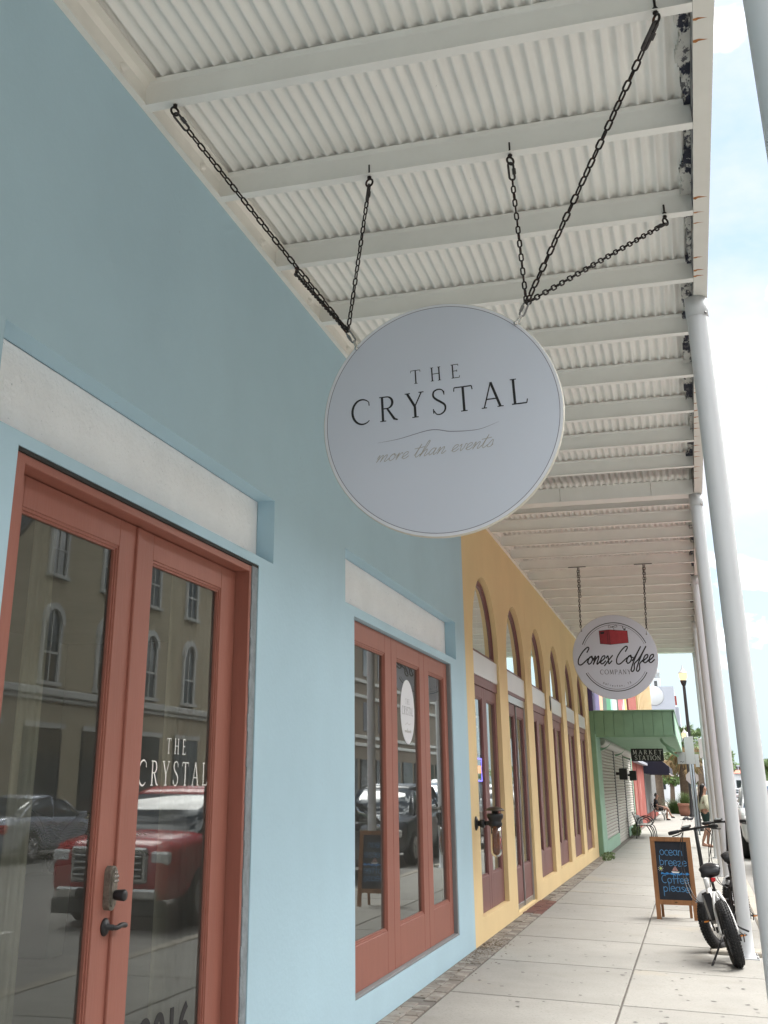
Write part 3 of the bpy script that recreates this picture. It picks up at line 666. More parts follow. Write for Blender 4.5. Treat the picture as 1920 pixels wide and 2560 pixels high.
# ================================================================== yellow building
YE = 30.03
yel = thing('yellow_building', 'mustard yellow stucco building with a row of six arched windows over french doors', 'building', (W, 21.5, 0))
BS, BW, BP = 13.55, 1.95, 2.69
ZB0, ZB1, ZS, RA = 2.915, 3.19, 3.235, .975
mb = MB()
bays = [(BS + BP * k, BS + BP * k + BW) for k in range(6)]
X = W; dp = .12
prev = YB
def q(y0, y1, z0, z1):
    mb.quad((X, y0, z0), (X, y1, z0), (X, y1, z1), (X, y0, z1)); mb.quad((X - .28, y0, z0), (X - .28, y0, z1), (X - .28, y1, z1), (X - .28, y1, z0))
for k, (a, b) in enumerate(bays):
    zb = .237 if k != 1 else .03
    q(prev, a, -.05, ZT); q(a, b, -.05, zb)
    n = 20; c = (a + b) / 2
    P = [(c - RA * math.cos(PI * i / n), ZS + RA * math.sin(PI * i / n)) for i in range(n + 1)]
    for i in range(n):
        (ya, za), (yb2, zb2) = P[i], P[i + 1]
        mb.quad((X, ya, za), (X, yb2, zb2), (X, yb2, 4.6), (X, ya, 4.6)); mb.quad((X, ya, za), (X - dp, ya, za), (X - dp, yb2, zb2), (X, yb2, zb2))
    q(a, b, 4.6, ZT)
    for yy in (a, b): mb.quad((X, yy, zb), (X - dp, yy, zb), (X - dp, yy, ZS), (X, yy, ZS))
    mb.quad((X, a, zb), (X, b, zb), (X - dp, b, zb), (X - dp, a, zb))
    prev = b
q(prev, YE, -.05, ZT); mb.quad((X, YE, -.05), (X - 1, YE, -.05), (X - 1, YE, ZT), (X, YE, ZT))
mb.build('wall', m_yellow, yel, fix=False)
MB().box(W - 8, W - .285, YB, YE, 4.45, 4.6).build('upper_floor', m_dark, yel)
for k, (a, b) in enumerate(bays):
    zb = .237 if k != 1 else .03; c = (a + b) / 2
    MB().bbox(W - .16, W - .028, a + .002, b - .002, ZB0, ZB1, .004).build('lintel_panel', m_lintel if 0 else m_white, yel)
    # arched fanlight: half round frame and its pane
    fx = W - .062; fr = MB(); n = 28; r0, r1 = RA - .004, RA - .075
    for (ro, ri, xf) in ((r0, r1 + .03, fx), (r1 + .03, r1, fx - .012)):
        O = [(c - ro * math.cos(PI * i / n), ZS - .04 + ro * math.sin(PI * i / n)) for i in range(n + 1)]
        I = [(c - ri * math.cos(PI * i / n), ZS - .04 + ri * math.sin(PI * i / n)) for i in range(n + 1)]
        for i in range(n):
            fr.quad((xf, *O[i]), (xf, *O[i + 1]), (xf, *I[i + 1]), (xf, *I[i])); fr.quad((xf, *I[i]), (xf, *I[i + 1]), (xf - .05, *I[i + 1]), (xf - .05, *I[i]))
    fr.box(fx - .05, fx - .001, c - r0, c + r0, ZS - .055, ZS - .0)
    f_ = fr.build('arched_window_frame', m_maroon, yel, fix=False)
    P = [(fx - .028, c - (r1 + .01) * math.cos(PI * i / n), ZS - .04 + (r1 + .01) * math.sin(PI * i / n)) for i in range(n + 1)]
    MB().add(P, [tuple(range(n + 1))]).build('glass_pane', m_glassy, f_, fix=False)
    if k != 1:
        MB().bbox(W - .17, W - .040, a + .004, b - .004, 2.80, ZB0 - .002, .004).build('door_header', m_maroon, yel)
        X = W - .058
        for (u, v) in ((a + .006, c - .003), (c + .003, b - .006)):
            dl = leaf('door', m_maroon, yel, u, v, zb + .008, 2.795, u + .15, v - .15, .62, 2.66, X, .04, .018)
            pane(dl, X - .026, u + .15, v - .15, .62, 2.66, m_glassy)
    else:
        X = W - .058
        al = MB(); al.bbox(X - .05, X + .02, a + .004, a + .05, .03, ZB0 - .002, .003); al.bbox(X - .05, X + .02, b - .05, b - .004, .03, ZB0 - .002, .003)
        al.bbox(X - .05, X + .019, a + .05, b - .05, 2.76, ZB0 - .05, .003); al.build('aluminium_frame', m_alloy, yel)
        MB().bbox(X - .05, X + .03, a + .004, b - .004, ZB0 - .048, ZB0 - .002, .003).build('door_header', m_maroon, yel)
        for (u, v) in ((a + .054, c - .03), (c + .03, b - .054)):
            dl = leaf('door', m_maroon, yel, u, v, .06, 2.75, u + .12, v - .12, .55, 2.60, X, .04, .018)
            pane(dl, X - .026, u + .12, v - .12, .55, 2.60, m_glassy)
            MB().bbox(X - .03, X + .004, u, v, .032, .10, .003).build('kick_plate', m_alloy, dl)
        MB().box(X - .045, X - .02, c - .028, c + .028, .03, 2.75).build('shadow_gap', m_black, yel)
        MB().bbox(X, X + .02, c + .002, c + .022, .04, 2.75, .002).build('aluminium_edge', m_alloy, yel)
# oval street number plaque between the third and fourth arches
pl = MB(); pl.lathe([(.0, .014), (.055, .014), (.07, .004), (.07, 0)], (W, 21.42 + .8 * 0, 3.05), 28, Matrix.Rotation(PI / 2, 3, 'Y') @ Matrix.Diagonal((2.0, 1.1, 1)))
tag(pl.build('wall_plaque', m_black, None, (W, 21.42, 3.05)), 'small dark oval plaque on the yellow pier between the third and fourth arches', 'plaque')
mb = MB()
mb.box(W - 6, W - .29, YB + .1, YE - .1, -.04, .012); mb.build('room_floor', mat('shop_floor', (.30, .27, .23), .5), yel)
mb = MB(); mb.box(W - 6.1, W - 6, YB + .1, YE - .1, 0, 4.4); mb.box(W - 6, W - .29, YB + .05, YB + .12, 0, 4.4); mb.box(W - 6, W - .29, YE - .12, YE - .05, 0, 4.4)
mb.build('room_wall', mat('shop_wall', (.13, .17, .14), .9), yel)
MB().box(W - 6, W - .29, YB + .1, YE - .1, 4.36, 4.42).build('room_ceiling', m_intwall, yel)

# ================================================================== canopy
H = 4.95
can = thing('street_canopy', 'white painted steel canopy with corrugated metal decking over the sidewalk', 'canopy', (W, 17, H))
PY = [y for y in [.4 + k for k in range(0, 13)] if y < 12.6] + [14.2 + k * 1.0067 for k in range(18)]   # far edge of each bottom flange
def ibeam(x0, x1, h=.16, wf=.066, tf=.008):
    # section in (y, z), far edge of the flange at y = 0
    c = -wf / 2; t = .004
    sec = [(-wf, 0), (0, 0), (0, tf * .6), (c + t + .004, tf * 1.7), (c + t, tf * 2.4), (c + t, h - tf * 2.4), (c + t + .004, h - tf * 1.7), (0, h - tf * .6), (0, h), (-wf, h), (-wf, h - tf * .6), (c - t - .004, h - tf * 1.7), (c - t, h - tf * 2.4), (c - t, tf * 2.4), (c - t - .004, tf * 1.7), (-wf, tf * .6)]
    return MB().prism([(y, z) for y, z in sec], x0, x1, 0)
bm0 = ibeam(W + .012, .338); bm0.v = [v + ORG[can.name] for v in bm0.v]
for v in bm0.v: v.x -= W
b0 = bm0.build('joist', m_beam, can); b0.location = (0, PY[0] - 17, 0)
for y in PY[1:]: inst(b0, can, (0, y - 17, random.uniform(-.001, .001)))
# header made of planks where the two canopies meet
for i, (xa, xb) in enumerate(((W + .02, -1.25), (-1.244, -.16), (-.154, .335))):
    MB().bbox(xa, xb, 13.60, 13.66, H + .004, H + .1755, .004).build('header_plank', m_beam, can)
MB().bbox(W + .015, .338, 13.60, 13.83, H - .004, H + .003, .002).build('header_flange', m_beam, can)
MB().bbox(W + .015, .338, 31.10, 31.38, H - .02, H + .17, .01).build('end_beam', m_beam, can)
# ledger channel on the wall, outer channel over the columns
for (ya, yb_) in ((-40, 13.59), (13.61, 31.2)):
    lg = MB(); lg.box(W + .001, W + .016, ya, yb_, H, H + .165); lg.box(W + .016, W + .038, ya, yb_, H + .0008, H + .008); lg.box(W + .016, W + .085, ya, yb_, H + .150, H + .162)
    lg.prism([(W + .016, H + .008), (W + .030, H + .008), (W + .016, H + .022)], ya, yb_, 1); lg.prism([(W + .016, H + .15), (W + .04, H + .15), (W + .016, H + .125)], ya, yb_, 1)
    lg.build('wall_ledger', m_ledger, can)
    fz = MB(); fz.box(.340, .352, ya, yb_, H + .009, H + .20); fz.build('edge_channel_web', m_peel, can)
    MB().box(.340, .432, ya, yb_, H, H + .0085).box(.424, .434, ya, yb_, H + .0087, H + .22).box(.353, .424, ya, yb_, H + .17, H + .18).build('edge_channel', m_rustpaint, can)
m_peelshade = mat('black_flakes_and_shade', (.60, .60, .57), .75, var=.1, vscale=14, bump=.5, bscale=45, wear=[(5.5, .49, .52, (.02, .024, .045), (1, .45, 1)), (20, .56, .60, (.10, .10, .11), (1, .6, 1)), (17, .66, .68, (.55, .54, .50), (1, 1, 1))])  # flaking black paint, with the deck corner's shadow painted in
for i in range(len(PY) - 1):
    ya, yb_ = PY[i] + .002, PY[i + 1] - .069
    if yb_ - ya > 1.1: continue
    mb = MB(); n = 26; rq = random.Random(i); x_ = .295
    for k in range(n):
        x_ = min(.315, max(.265, x_ + rq.uniform(-.014, .014))); y0_ = ya + (yb_ - ya) * k / n; y1_ = ya + (yb_ - ya) * (k + 1) / n
        mb.box(x_, .3385, y0_, y1_, H + .112, H + .148)
    mb.build('edge_timber', m_peelshade, can)
rs = random.Random(3)
rst = MB()
for y in [1.5 + .21 * k for k in range(55)]:
    if rs.random() < .62:
        y += rs.uniform(-.08, .08); s_ = rs.uniform(.6, 1.6); z = H - .0006
        rst.add([(.3402, y - .008 * s_, z), (.352 + .012 * s_, y - .013 * s_, z), (.368 + .03 * s_, y - .002, z), (.395 + .02 * s_ * rs.random(), y, z), (.366, y + .003, z), (.353, y + .012 * s_, z), (.3402, y + .008 * s_, z)], [tuple(range(7))])
rst.build('rust_stain', mat('rust_stain', (.42, .17, .05), .8, var=.5, vscale=60), can, fix=False)
# bolt heads on the ledger
bt = MB().lathe([(.026, 0), (.026, .006), (.018, .008), (.018, .020), (.010, .024), (0, .025)], (W + .016, 0, H + .075), 10, Matrix.Rotation(PI / 2, 3, 'Y'))
bb = bt.build('bolt', m_ledger, can); bb.location = (0, PY[0] - .35, 0)
for y in PY[1:]: inst(bb, can, (0, y - .30, 0))
# corrugated sheets: ridges run along the street, sheets lap by one corrugation
PC = .0738
def corr(x0, ncor, L, amp=.0155):
    mb = MB(); vs = []; n = ncor * 8
    for i in range(n + 1):
        t = i / 8 * 2 * PI; x = x0 + i * PC / 8; z = H + .160 + .0160 + amp * (math.cos(t) - .10 * math.cos(2 * t))
        vs += [(x, 0, z), (x, L, z)]
    mb.add(vs, [(2 * i, 2 * i + 1, 2 * i + 3, 2 * i + 2) for i in range(n)], True)
    return mb
srcs = []
for j in range(4):
    x0 = W + .01 + j * 9 * PC
    o = corr(x0, 10 if j < 3 else 10, 1.03)
    o.v = [v + Vector((0, ORG[can.name].y, 0)) for v in o.v]
    o = o.build('corrugated_sheet', m_ceil, can, fix=False); srcs.append(o)
edges = PY + [13.6, 31.2]
rows = [(y - .033) for y in PY[:-1]] + [12.62, 13.6]
for ri, y in enumerate(rows):
    if abs(y - 12.367) < .05: pass
    for j, o in enumerate(srcs):
        loc = (0, y - 17, .0022 * (j % 2) + (.0006 * (ri % 2)))
        if ri == 0: o.location = loc
        else: inst(o, can, loc)
MB().box(W - .1, .40, -40, 31.4, H + .215, H + .40).build('light_block_slab', m_dark, can)  # unseen slab added above the sheets to block light
MB().box(W - .05, .335, -40, .33, H + .165, H + .21).build('rear_deck', m_ceil, can)

# ---- columns
colr = .072
def column(y, label):
    t = thing('canopy_column', label, 'column', (.350, y, zg(.35)), 'round white columns holding up the canopy edge')
    b = zg(.35)
    MB().lathe([(.098, 0), (.098, .02), (.082, .028), (.080, .05), (colr, .055)] + [(colr, .3 + .5 * i) for i in range(10)] + [(colr, H - b - .17), (colr, H - b - .001)], (.35, y, b), 40).build('shaft', m_col, t)
    bp = MB().bbox(.35 - .115, .35 + .115, y - .115, y + .115, b - .004, b + .012, .003).build('base_plate', m_col, t)
    bo = MB()
    for sx, sy in ((-1, -1), (1, -1), (1, 1), (-1, 1)): bo.lathe([(.013, 0), (.013, .012), (.006, .013), (.006, .026), (0, .027)], (.35 + sx * .098, y + sy * .098, b + .012), 6)
    kind(bo.build('anchor_bolts', m_steel, bp), 'stuff')
    MB().lathe([(colr + .001, 0), (colr + .0055, .001), (colr + .0055, .145), (colr + .001, .1455)], (.35, y, H - .147), 40).build('collar', m_col, t)
    MB().lathe([(0, 0), (.007, 0), (.007, .012), (0, .014)], (.35 + .055, y - .055, H - .135), 8, Matrix.Rotation(PI / 2, 3, 'X')).tube([(.35 + .05, y - .05, H - .138), (.35 + .066, y - .063, H - .138)], .007, 8).build('collar_screw', m_steel, t)
    return t
for y, lb in ((2.2, 'round white column nearest the camera, only its upper part in the top right corner'), (7.71, 'thick round white column along the right edge, first from the camera full height'), (13.675, 'round white column directly behind the leaning fat tyre bicycle'),
              (19.47, 'round white column just beyond the one behind the bicycle'), (25.2, 'fourth slim white column along the kerb'), (31.25, 'farthest white column, at the end of the canopy')):
    column(y, lb)

# ================================================================== round hanging signs
def disc_sign(name, label, c, r, th, yaw, rim_m, face_m):
    t = thing(name, label, 'sign', c)
    Mz = Matrix.Rotation(yaw, 3, 'Z')
    F = lambda u, v, h: Vector(c) + Mz @ Vector((u, -th / 2 - h, v))
    n = 96; mb = MB()
    prof = [(r - .004, -th / 2), (r, -th / 2 + .004), (r, th / 2 - .004), (r - .004, th / 2)]
    vs = []; fs = []
    for rr, yy in prof:
        for k in range(n): vs.append(Vector(c) + Mz @ Vector((rr * math.cos(2 * PI * k / n), yy, rr * math.sin(2 * PI * k / n))))
    for i in range(3):
        for k in range(n):
            k2 = (k + 1) % n; fs.append((i * n + k, i * n + k2, (i + 1) * n + k2, (i + 1) * n + k))
    mb.add(vs, fs, True); mb.add([F(0, 0, -th) ] , []); b = len(mb.v) - 1
    mb.v.pop()
    mb.add([F(r * .996 * math.cos(2 * PI * k / n), r * .996 * math.sin(2 * PI * k / n), -th) for k in range(n)], [tuple(range(n))])
    mb.build('rim', rim_m, t, fix=False)
    fa = MB(); fa.add([F((r - .004) * math.cos(2 * PI * k / n), (r - .004) * math.sin(2 * PI * k / n), .0002) for k in range(n)], [tuple(range(n))])
    return t, F, fa
def ring_print(F, r, w, h, a0=0, a1=360, n=120):
    mb = MB(); vs = []
    for i in range(n + 1):
        a = math.radians(a0 + (a1 - a0) * i / n); vs += [F(r * math.cos(a), r * math.sin(a), h), F((r - w) * math.cos(a), (r - w) * math.sin(a), h)]
    mb.add(vs, [(2 * i, 2 * i + 1, 2 * i + 3, 2 * i + 2) for i in range(n)]); return mb
# --- the large sign nearest the camera
C1 = Vector((-1.084, 5.40, 3.456)); R1 = .643
big, F1, fa = disc_sign('hanging_sign', 'large white round sign lettered THE CRYSTAL hanging on six chains', C1, R1, .032, math.radians(-1.0), m_rim, m_sign)
fa.build('sign_face', m_signw, big, fix=False)
n = 96
MB().add([F1((R1 - .022) * math.cos(2 * PI * k / n), (R1 - .022) * math.sin(2 * PI * k / n), .0008) for k in range(n)], [tuple(range(n))]).build('sign_panel', m_sign, big, fix=False)
ring_print(F1, R1 - .019, .0035, .0012).build('border_line', m_inkthin, big, fix=False)
TL = math.radians(2.2)
ik = Ink(lambda u, v, h: F1(u, v, h + .0014))
roman(ik, 'THE', -.150, .193, .078, 0, total=.265, wsc=1.0, ang=TL, wx=.92)
roman(ik, 'CRYSTAL', -.482, -.008, .140, 0, total=.945, wsc=1.0, ang=TL * .92, wx=.95)
lt = ik.mb.build('lettering', m_ink, big, fix=False); kind(lt, 'stuff')
ik = Ink(lambda u, v, h: F1(u, v, h + .0014))
wv = catmull([(-.34, -.118, 0), (-.22, -.105, 0), (-.05, -.072, 0), (.06, -.090, 0), (.20, -.092, 0), (.31, -.060, 0)], 8)
ik.stroke([(p.x, p.y) for p in wv], [.0008 + .0035 * math.sin(PI * i / (len(wv) - 1)) for i in range(len(wv))], capend=False)
ik.mb.build('wave_line', m_inkthin, big, fix=False)
ik = Ink(lambda u, v, h: F1(u, v, h + .0014)); script(ik, 'more than events', -.352, -.225, .036, .0030, .55, math.radians(3.2), total=.62)
kind(ik.mb.build('script_lettering', m_inkgrey, big, fix=False), 'stuff')
# --- the coffee sign further on
C2 = Vector((-.985, 18.0, 3.510)); R2 = .642
con, F2, fa = disc_sign('hanging_sign', 'round white coffee company sign with a red container picture, hanging on two chains', C2, R2, .022, math.radians(1.5), m_rim, m_sign)
fa.build('sign_face', m_sign, con, fix=False)
G2 = lambda u, v, h: F2(u, v, h + .0016)
for (rr, w) in ((.522, .012), (.490, .005)):
    ring_print(F2, rr, w, .0018, 22, 158).build('arc_line', m_ink, con, fix=False)
    ring_print(F2, rr, w, .0018, 208, 332).build('arc_line', m_ink, con, fix=False)
ik = Ink(G2); ik.poly([(-.212, .398), (-.060, .412), (-.055, .183), (-.208, .200)]); fr_ = ik.mb.build('container_end', m_conred2, con, fix=False)
ik = Ink(G2); ik.poly([(-.060, .412), (.216, .388), (.220, .206), (-.055, .183)]); ik.mb.build('container_side', m_conred, con, fix=False)
ik = Ink(lambda u, v, h: F2(u, v, h + .0021))
for a, b in (((-.212, .398), (-.060, .412)), ((-.060, .412), (.216, .388)), ((-.060, .412), (-.055, .183)), ((-.208, .200), (-.055, .183)), ((-.055, .183), (.220, .206)), ((-.212, .398), (-.208, .2)), ((.216, .388), (.220, .206)), ((-.09, .405), (-.088, .19))): ik.stroke([a, b], .005)
ik.poly([(-.20, .375), (-.13, .385), (-.14, .35), (-.19, .345)])
ik.stroke(catmull([(-.02, .455, 0), (-.055, .475, 0), (-.062, .44, 0), (0, .452, 0), (.05, .478, 0), (.068, .455, 0), (.03, .448, 0), (-.01, .462, 0), (.02, .42, 0), (.01, .405, 0), (.03, .398, 0)], 5), .006)
ik.stroke(catmull([(.150, .455, 0), (.158, .425, 0), (.172, .405, 0), (.190, .405, 0), (.180, .42, 0), (.195, .43, 0)], 5), .011)
ik.mb.build('container_outline', m_ink, con, fix=False)
ik = Ink(G2); script(ik, 'Conex', -.585, -.110, .122, .019, .30, math.radians(.5), total=.52); script(ik, 'Coffee', -.005, -.110, .122, .019, .30, math.radians(1.0), total=.575)
kind(ik.mb.build('script_lettering', m_ink, con, fix=False), 'stuff')
ik = Ink(G2); roman(ik, 'COMPANY', -.242, -.262, .068, 0, total=.46, wsc=1.15, wx=.98, ang=math.radians(-.5)); kind(ik.mb.build('lettering', m_ink, con, fix=False), 'stuff')
SM = {'G': CHALK['c'][1] + [[(.45, .45), (.66, .45), (.66, .1)]], 'a': CHALK['a'][1], 'l': [[(.15, 1.7), (.15, 0)]], 'v': [[(.05, 1), (.32, 0), (.6, 1)]], 'e': CHALK['e'][1], 's': CHALK['s'][1], 't': [[(.25, 1.5), (.25, .1), (.45, 0)], [(.0, 1), (.5, 1)]], 'o': CHALK['o'][1], 'n': CHALK['n'][1], ',': [[(.2, .1), (.1, -.3)]], 'T': [[(.35, 1.6), (.35, 0)], [(0, 1.6), (.7, 1.6)]], 'X': [[(0, 1.6), (.7, 0)], [(.7, 1.6), (0, 0)]], ' ': []}
ik = Ink(G2); s_ = 'Galveston, TX'; h = .019
for i, ch in enumerate(s_):
    a = math.radians(-90 - 27 + 54 * i / (len(s_) - 1)); rr = .452; cx_, cy_ = rr * math.cos(a), rr * math.sin(a); t = a + PI / 2
    sc_ = h * (1.35 if ch == 'G' else 1)
    for pts in SM[ch]: ik.stroke([(cx_ + (p[0] - .35) * sc_ * math.cos(t) - p[1] * sc_ * math.sin(t), cy_ + (p[0] - .35) * sc_ * math.sin(t) + p[1] * sc_ * math.cos(t)) for p in pts], .0042)
kind(ik.mb.build('town_lettering', m_ink, con, fix=False), 'stuff')
# --- lugs: eye pin and shackle where each chain group meets its sign
def lug(parent, F, u, v, up, m):
    mb = MB(); mb.lathe([(0, 0), (.011, .0), (.011, .006), (.006, .012), (0, .013)], F(u, v, .012), 12, Matrix.Rotation(PI / 2, 3, 'X'))
    mb.tube([F(u, v, -.045), F(u, v, .013)], .005, 8)
    a = F(u, v, .008); b = F(u, v, -.040); d = up.normalized() * .055
    mb.tube(catmull([a, a + d * .6, (a + b) / 2 + d * 1.15, b + d * .6, b], 5), .0045, 8); mb.build('shackle', m, parent)
    return (a + b) / 2 + d * 1.12
# ================================================================== chains
LINK = {}
def link_mesh(L, w, r):
    key = (L, w, r)
    if key not in LINK:
        pts = []; hw = (w - 2 * r) / 2; hl = L / 2 - r - hw
        for i in range(7): a = PI * i / 6; pts.append((hl + hw * math.sin(a), hw * math.cos(a), 0))
        for i in range(7): a = PI * i / 6; pts.append((-hl - hw * math.sin(a), -hw * math.cos(a), 0))
        LINK[key] = pts
    return LINK[key]
def chain(P, Q, label, L=.046, w=.028, r=.0042, group='chains holding the round signs', quick=.12, sag=0.0, eye=True, qr=.0062):
    L *= 1.12; w *= 1.12; r *= 1.10
    P = Vector(P); Q = Vector(Q); t = thing('hanging_chain', label, 'chain', P, group)
    top = P + Vector((0, 0, -.045)) if eye else P
    if eye:
        e = MB(); e.tube([P + Vector((0, 0, .075)), P + Vector((0, 0, -.02))], .0058, 8); e.lathe([(.013, -.014), (.013, -.003)], P, 6); e.lathe([(.013, .009), (.013, .019)], P, 6)
        rr = .023; dirh = (Q - P); dirh.z = 0; dirh = dirh.normalized() if dirh.length > .05 else Vector((1, 0, 0))
        e.tube([P + Vector((0, 0, -.020 - rr)) + (dirh * math.cos(a) + Vector((0, 0, 1)) * math.sin(a)) * rr for a in [2 * PI * i / 16 for i in range(16)]], .0062, 8, closed=True)
        e.build('eye_bolt', m_chain, t)
        top = P + Vector((0, 0, -.055))
    d = (Q - top); D_ = d.length; d.normalize(); side = d.cross(Vector((0, 0, 1)));
    if side.length < .1: side = Vector((1, 0, 0))
    side.normalize(); nrm = side.cross(d)
    s0 = 0
    if quick:
        pts = link_mesh(quick, .042, qr); qs = MB()
        q_side = (side + nrm * .35).normalized()
        qs.tube([top + d * (quick / 2 - .006) + d * p[0] + q_side * p[1] for p in pts], qr, 8, closed=True)
        c_ = top + d * (quick / 2 - .006) + q_side * (.021 - qr); qs.tube([c_ - d * .017, c_ + d * .017], qr * 1.75, 6, smooth=False)
        qs.build('quick_link', m_darksteel, t); s0 = quick - .014
    pitch = L - 2 * r * 1.25
    N = max(2, int((D_ - s0) / pitch)); pitch = (D_ - s0) / N
    base = MB(); base.tube([Vector(p) for p in link_mesh(L, w, r)], r, 6, closed=True)
    src = None
    for i in range(N):
        s = s0 + (i + .5) * pitch; pos = top + d * s - Vector((0, 0, sag * 4 * (s / D_) * (1 - s / D_)))
        x = d; z = nrm if i % 2 else side; ang = .25 * math.sin(i * .9); z = (z * math.cos(ang) + d.cross(z) * math.sin(ang)).normalized(); y_ = z.cross(x)
        q_ = Matrix((x, y_, z)).transposed().to_quaternion()
        if src is None:
            base.v = [v + ORG[t.name] for v in base.v]
            src = base.build('link', m_chain, t); src.rotation_mode = 'QUATERNION'; src.location = pos - P; src.rotation_quaternion = q_
        else: inst(src, t, pos - P, q_)
    return t
lgp = lug(big, F1, -.452, .432, Vector((-.35, 0, .9)), m_chrome); lgq = lug(big, F1, .425, .470, Vector((.45, 0, .8)), m_chrome)
# quick links carrying the chains above each lug
for (p_, dd) in ((lgp, Vector((-.45, .1, .75))), (lgq, Vector((.35, .1, .85)))):
    d_ = dd.normalized(); s_ = d_.cross(Vector((0, 1, .3))).normalized(); qs = MB()
    qs.tube([p_ + d_ * .038 + d_ * p[0] + s_ * p[1] for p in link_mesh(.098, .036, .0055)], .0055, 8, closed=True)
    c_ = p_ + d_ * .038 + s_ * .0125; qs.tube([c_ - d_ * .016, c_ + d_ * .016], .009, 6, smooth=False); qs.build('quick_link', m_steel, big)
LP = lgp + Vector((-.45, .1, .75)).normalized() * .075; LQ = lgq + Vector((.35, .1, .85)).normalized() * .075
chain((-2.225, 4.375, H), LP, 'long black chain from the nearest joist by the wall to the large sign', .050, .030, .0044)
chain((-1.451, 5.365, H), LP, 'rusty chain hanging almost straight down to the left lug of the large sign', .044, .026, .0040)
chain((-2.246, 6.375, H), LP, 'twisted chain from the third joist by the wall down to the large sign', .044, .028, .0048, quick=.10)
chain((.178, 4.350, H), LQ, 'long black chain from the upper right canopy edge down to the large sign', .056, .032, .0048, quick=.15, qr=.0085)
chain((-.636, 5.365, H), LQ, 'black chain hanging almost straight down to the right lug of the large sign', .046, .026, .0042)
chain((.171, 6.350, H), LQ, 'slanting chain from the canopy edge behind the large sign to its right lug', .046, .030, .0044, quick=.10)
cl = lug(con, F2, -.478, .400, Vector((-.15, 0, .95)), m_steel); cq = lug(con, F2, .500, .325, Vector((.1, 0, .95)), m_steel)
for (P, Q, lb) in (((-1.472, 18.20, H), cl, 'left chain of the coffee sign'), ((-.443, 18.20, H), cq, 'right chain of the coffee sign')):
    t = chain(P, Q, lb + ', hanging from a joist', .050, .030, .0055, quick=0, eye=False)
    MB().bbox(P[0] - .14, P[0] + .14, P[1] - .12, P[1] - .09, H - .012, H - .002, .003).build('clamp_bar', m_black, t)
    pp = Vector(P); t2 = MB(); dv = (Vector(Q) - pp) * (.52 if P[0] < -1 else .30)
    for i in range(int(dv.length / .042)):
        s = (i + .5) * .042; c_ = pp + Vector((.022, .0, 0)) + dv.normalized() * s; a, b = (Vector((1, 0, 0)), Vector((0, 0, 1))) if i % 2 else (Vector((0, 1, 0)), Vector((0, 0, 1)))
        t2.tube([c_ + b * p[0] + a * p[1] for p in link_mesh(.050, .030, .0055)], .0055, 5, closed=True)
    kind(t2.build('doubled_links', m_chain, t), 'stuff')

# ================================================================== wall fixture with a glass tube
rc = thing('wall_fixture', 'black capped bracket with an amber glass tube hanging on the first yellow pier', 'wall fixture', (W, 13.29, 1.225))
fx_, fy_ = -2.19, 13.30
MB().lathe([(.075, 0), (.075, .008), (.05, .022), (.03, .03)], (W, 13.29, 1.225), 24, Matrix.Rotation(PI / 2, 3, 'Y')).build('wall_plate', m_black, rc)
MB().tube([(W + .02, 13.29, 1.225), (W + .05, 13.29, 1.225)], .030, 12).tube([(W + .05, 13.29, 1.225), (W + .10, 13.29, 1.225)], .045, 14).tube([(W + .10, 13.29, 1.228), (fx_ - .03, fy_, 1.235)], .024, 12).build('arm', m_black, rc)
MB().lathe([(.075, 1.20), (.078, 1.235), (.068, 1.245), (.070, 1.262), (.088, 1.285), (.093, 1.318), (.082, 1.332), (.04, 1.334)], (fx_, fy_, 0), 32).tube([(fx_, fy_, 1.33), (fx_, fy_, 1.37)], .036, 12).build('holder', m_black, rc)
MB().lathe([(.108, 1.362), (.110, 1.366), (.075, 1.392), (.03, 1.405), (0, 1.406)], (fx_, fy_, 0), 32).build('cap', mat('bronze_cap', (.07, .055, .04), .45, metal=.4), rc)
MB().lathe([(.060, 1.21), (.060, 1.08), (.064, .97), (.060, .925), (.045, .895), (.02, .882), (0, .880)], (fx_, fy_, 0), 32).build('glass_tube', m_amberglass, rc, fix=False)
MB().lathe([(.0, .90), (.040, .905), (.052, .94), (.054, 1.02), (.050, 1.12), (.05, 1.18), (0, 1.18)], (fx_, fy_, 0), 24).build('filling', mat('amber_filling', (.26, .13, .06), .9, var=.5, vscale=14, wear=[(9, .5, .6, (.34, .24, .14), (1, 1, .6))]), rc)

# ================================================================== chalkboard A-frame
af = thing('sidewalk_chalkboard', 'wooden A-frame chalkboard reading ocean breeze coffee please', 'chalkboard', (-.40, 16.95, zg(-.4)))
zb_ = zg(-.4)
tilt = math.radians(7.5)
def AF(u, v, h): return Vector((-.405 + u + .012 * (1 - v), 16.88 + v * math.sin(tilt) - h * math.cos(tilt), zb_ + v * math.cos(tilt) + h * math.sin(tilt)))
def plank(u0, u1, v0, v1, t0=-.012, t1=.016, nm='frame_rail', m=m_wood, par=None, F=AF):
    mb = MB(); vs = [F(u, v, h) for h in (t0, t1) for u, v in ((u0, v0), (u1, v0), (u1, v1), (u0, v1))]
    mb.add(vs, [(0, 3, 2, 1), (4, 5, 6, 7), (0, 1, 5, 4), (1, 2, 6, 5), (2, 3, 7, 6), (3, 0, 4, 7)]); return mb.build(nm, m, par or af)
plank(-.268, -.208, 0, .965, nm='frame_post'); plank(.208, .268, 0, .965, nm='frame_post')
plank(-.268, .268, .966, 1.022, -.012, .018, nm='frame_rail'); plank(-.2075, .2075, .180, .240, -.010, .014, nm='frame_rail')
bd = plank(-.2075, .2075, .2405, .9655, -.006, .002, nm='board', m=m_board)
MB().add([AF(.02 * math.cos(2 * PI * k / 16), .212 + .007 * math.sin(2 * PI * k / 16), .0145) for k in range(16)], [tuple(range(16))]).build('oval_mark', mat('brand_burn', (.08, .045, .02), .8), af, fix=False)
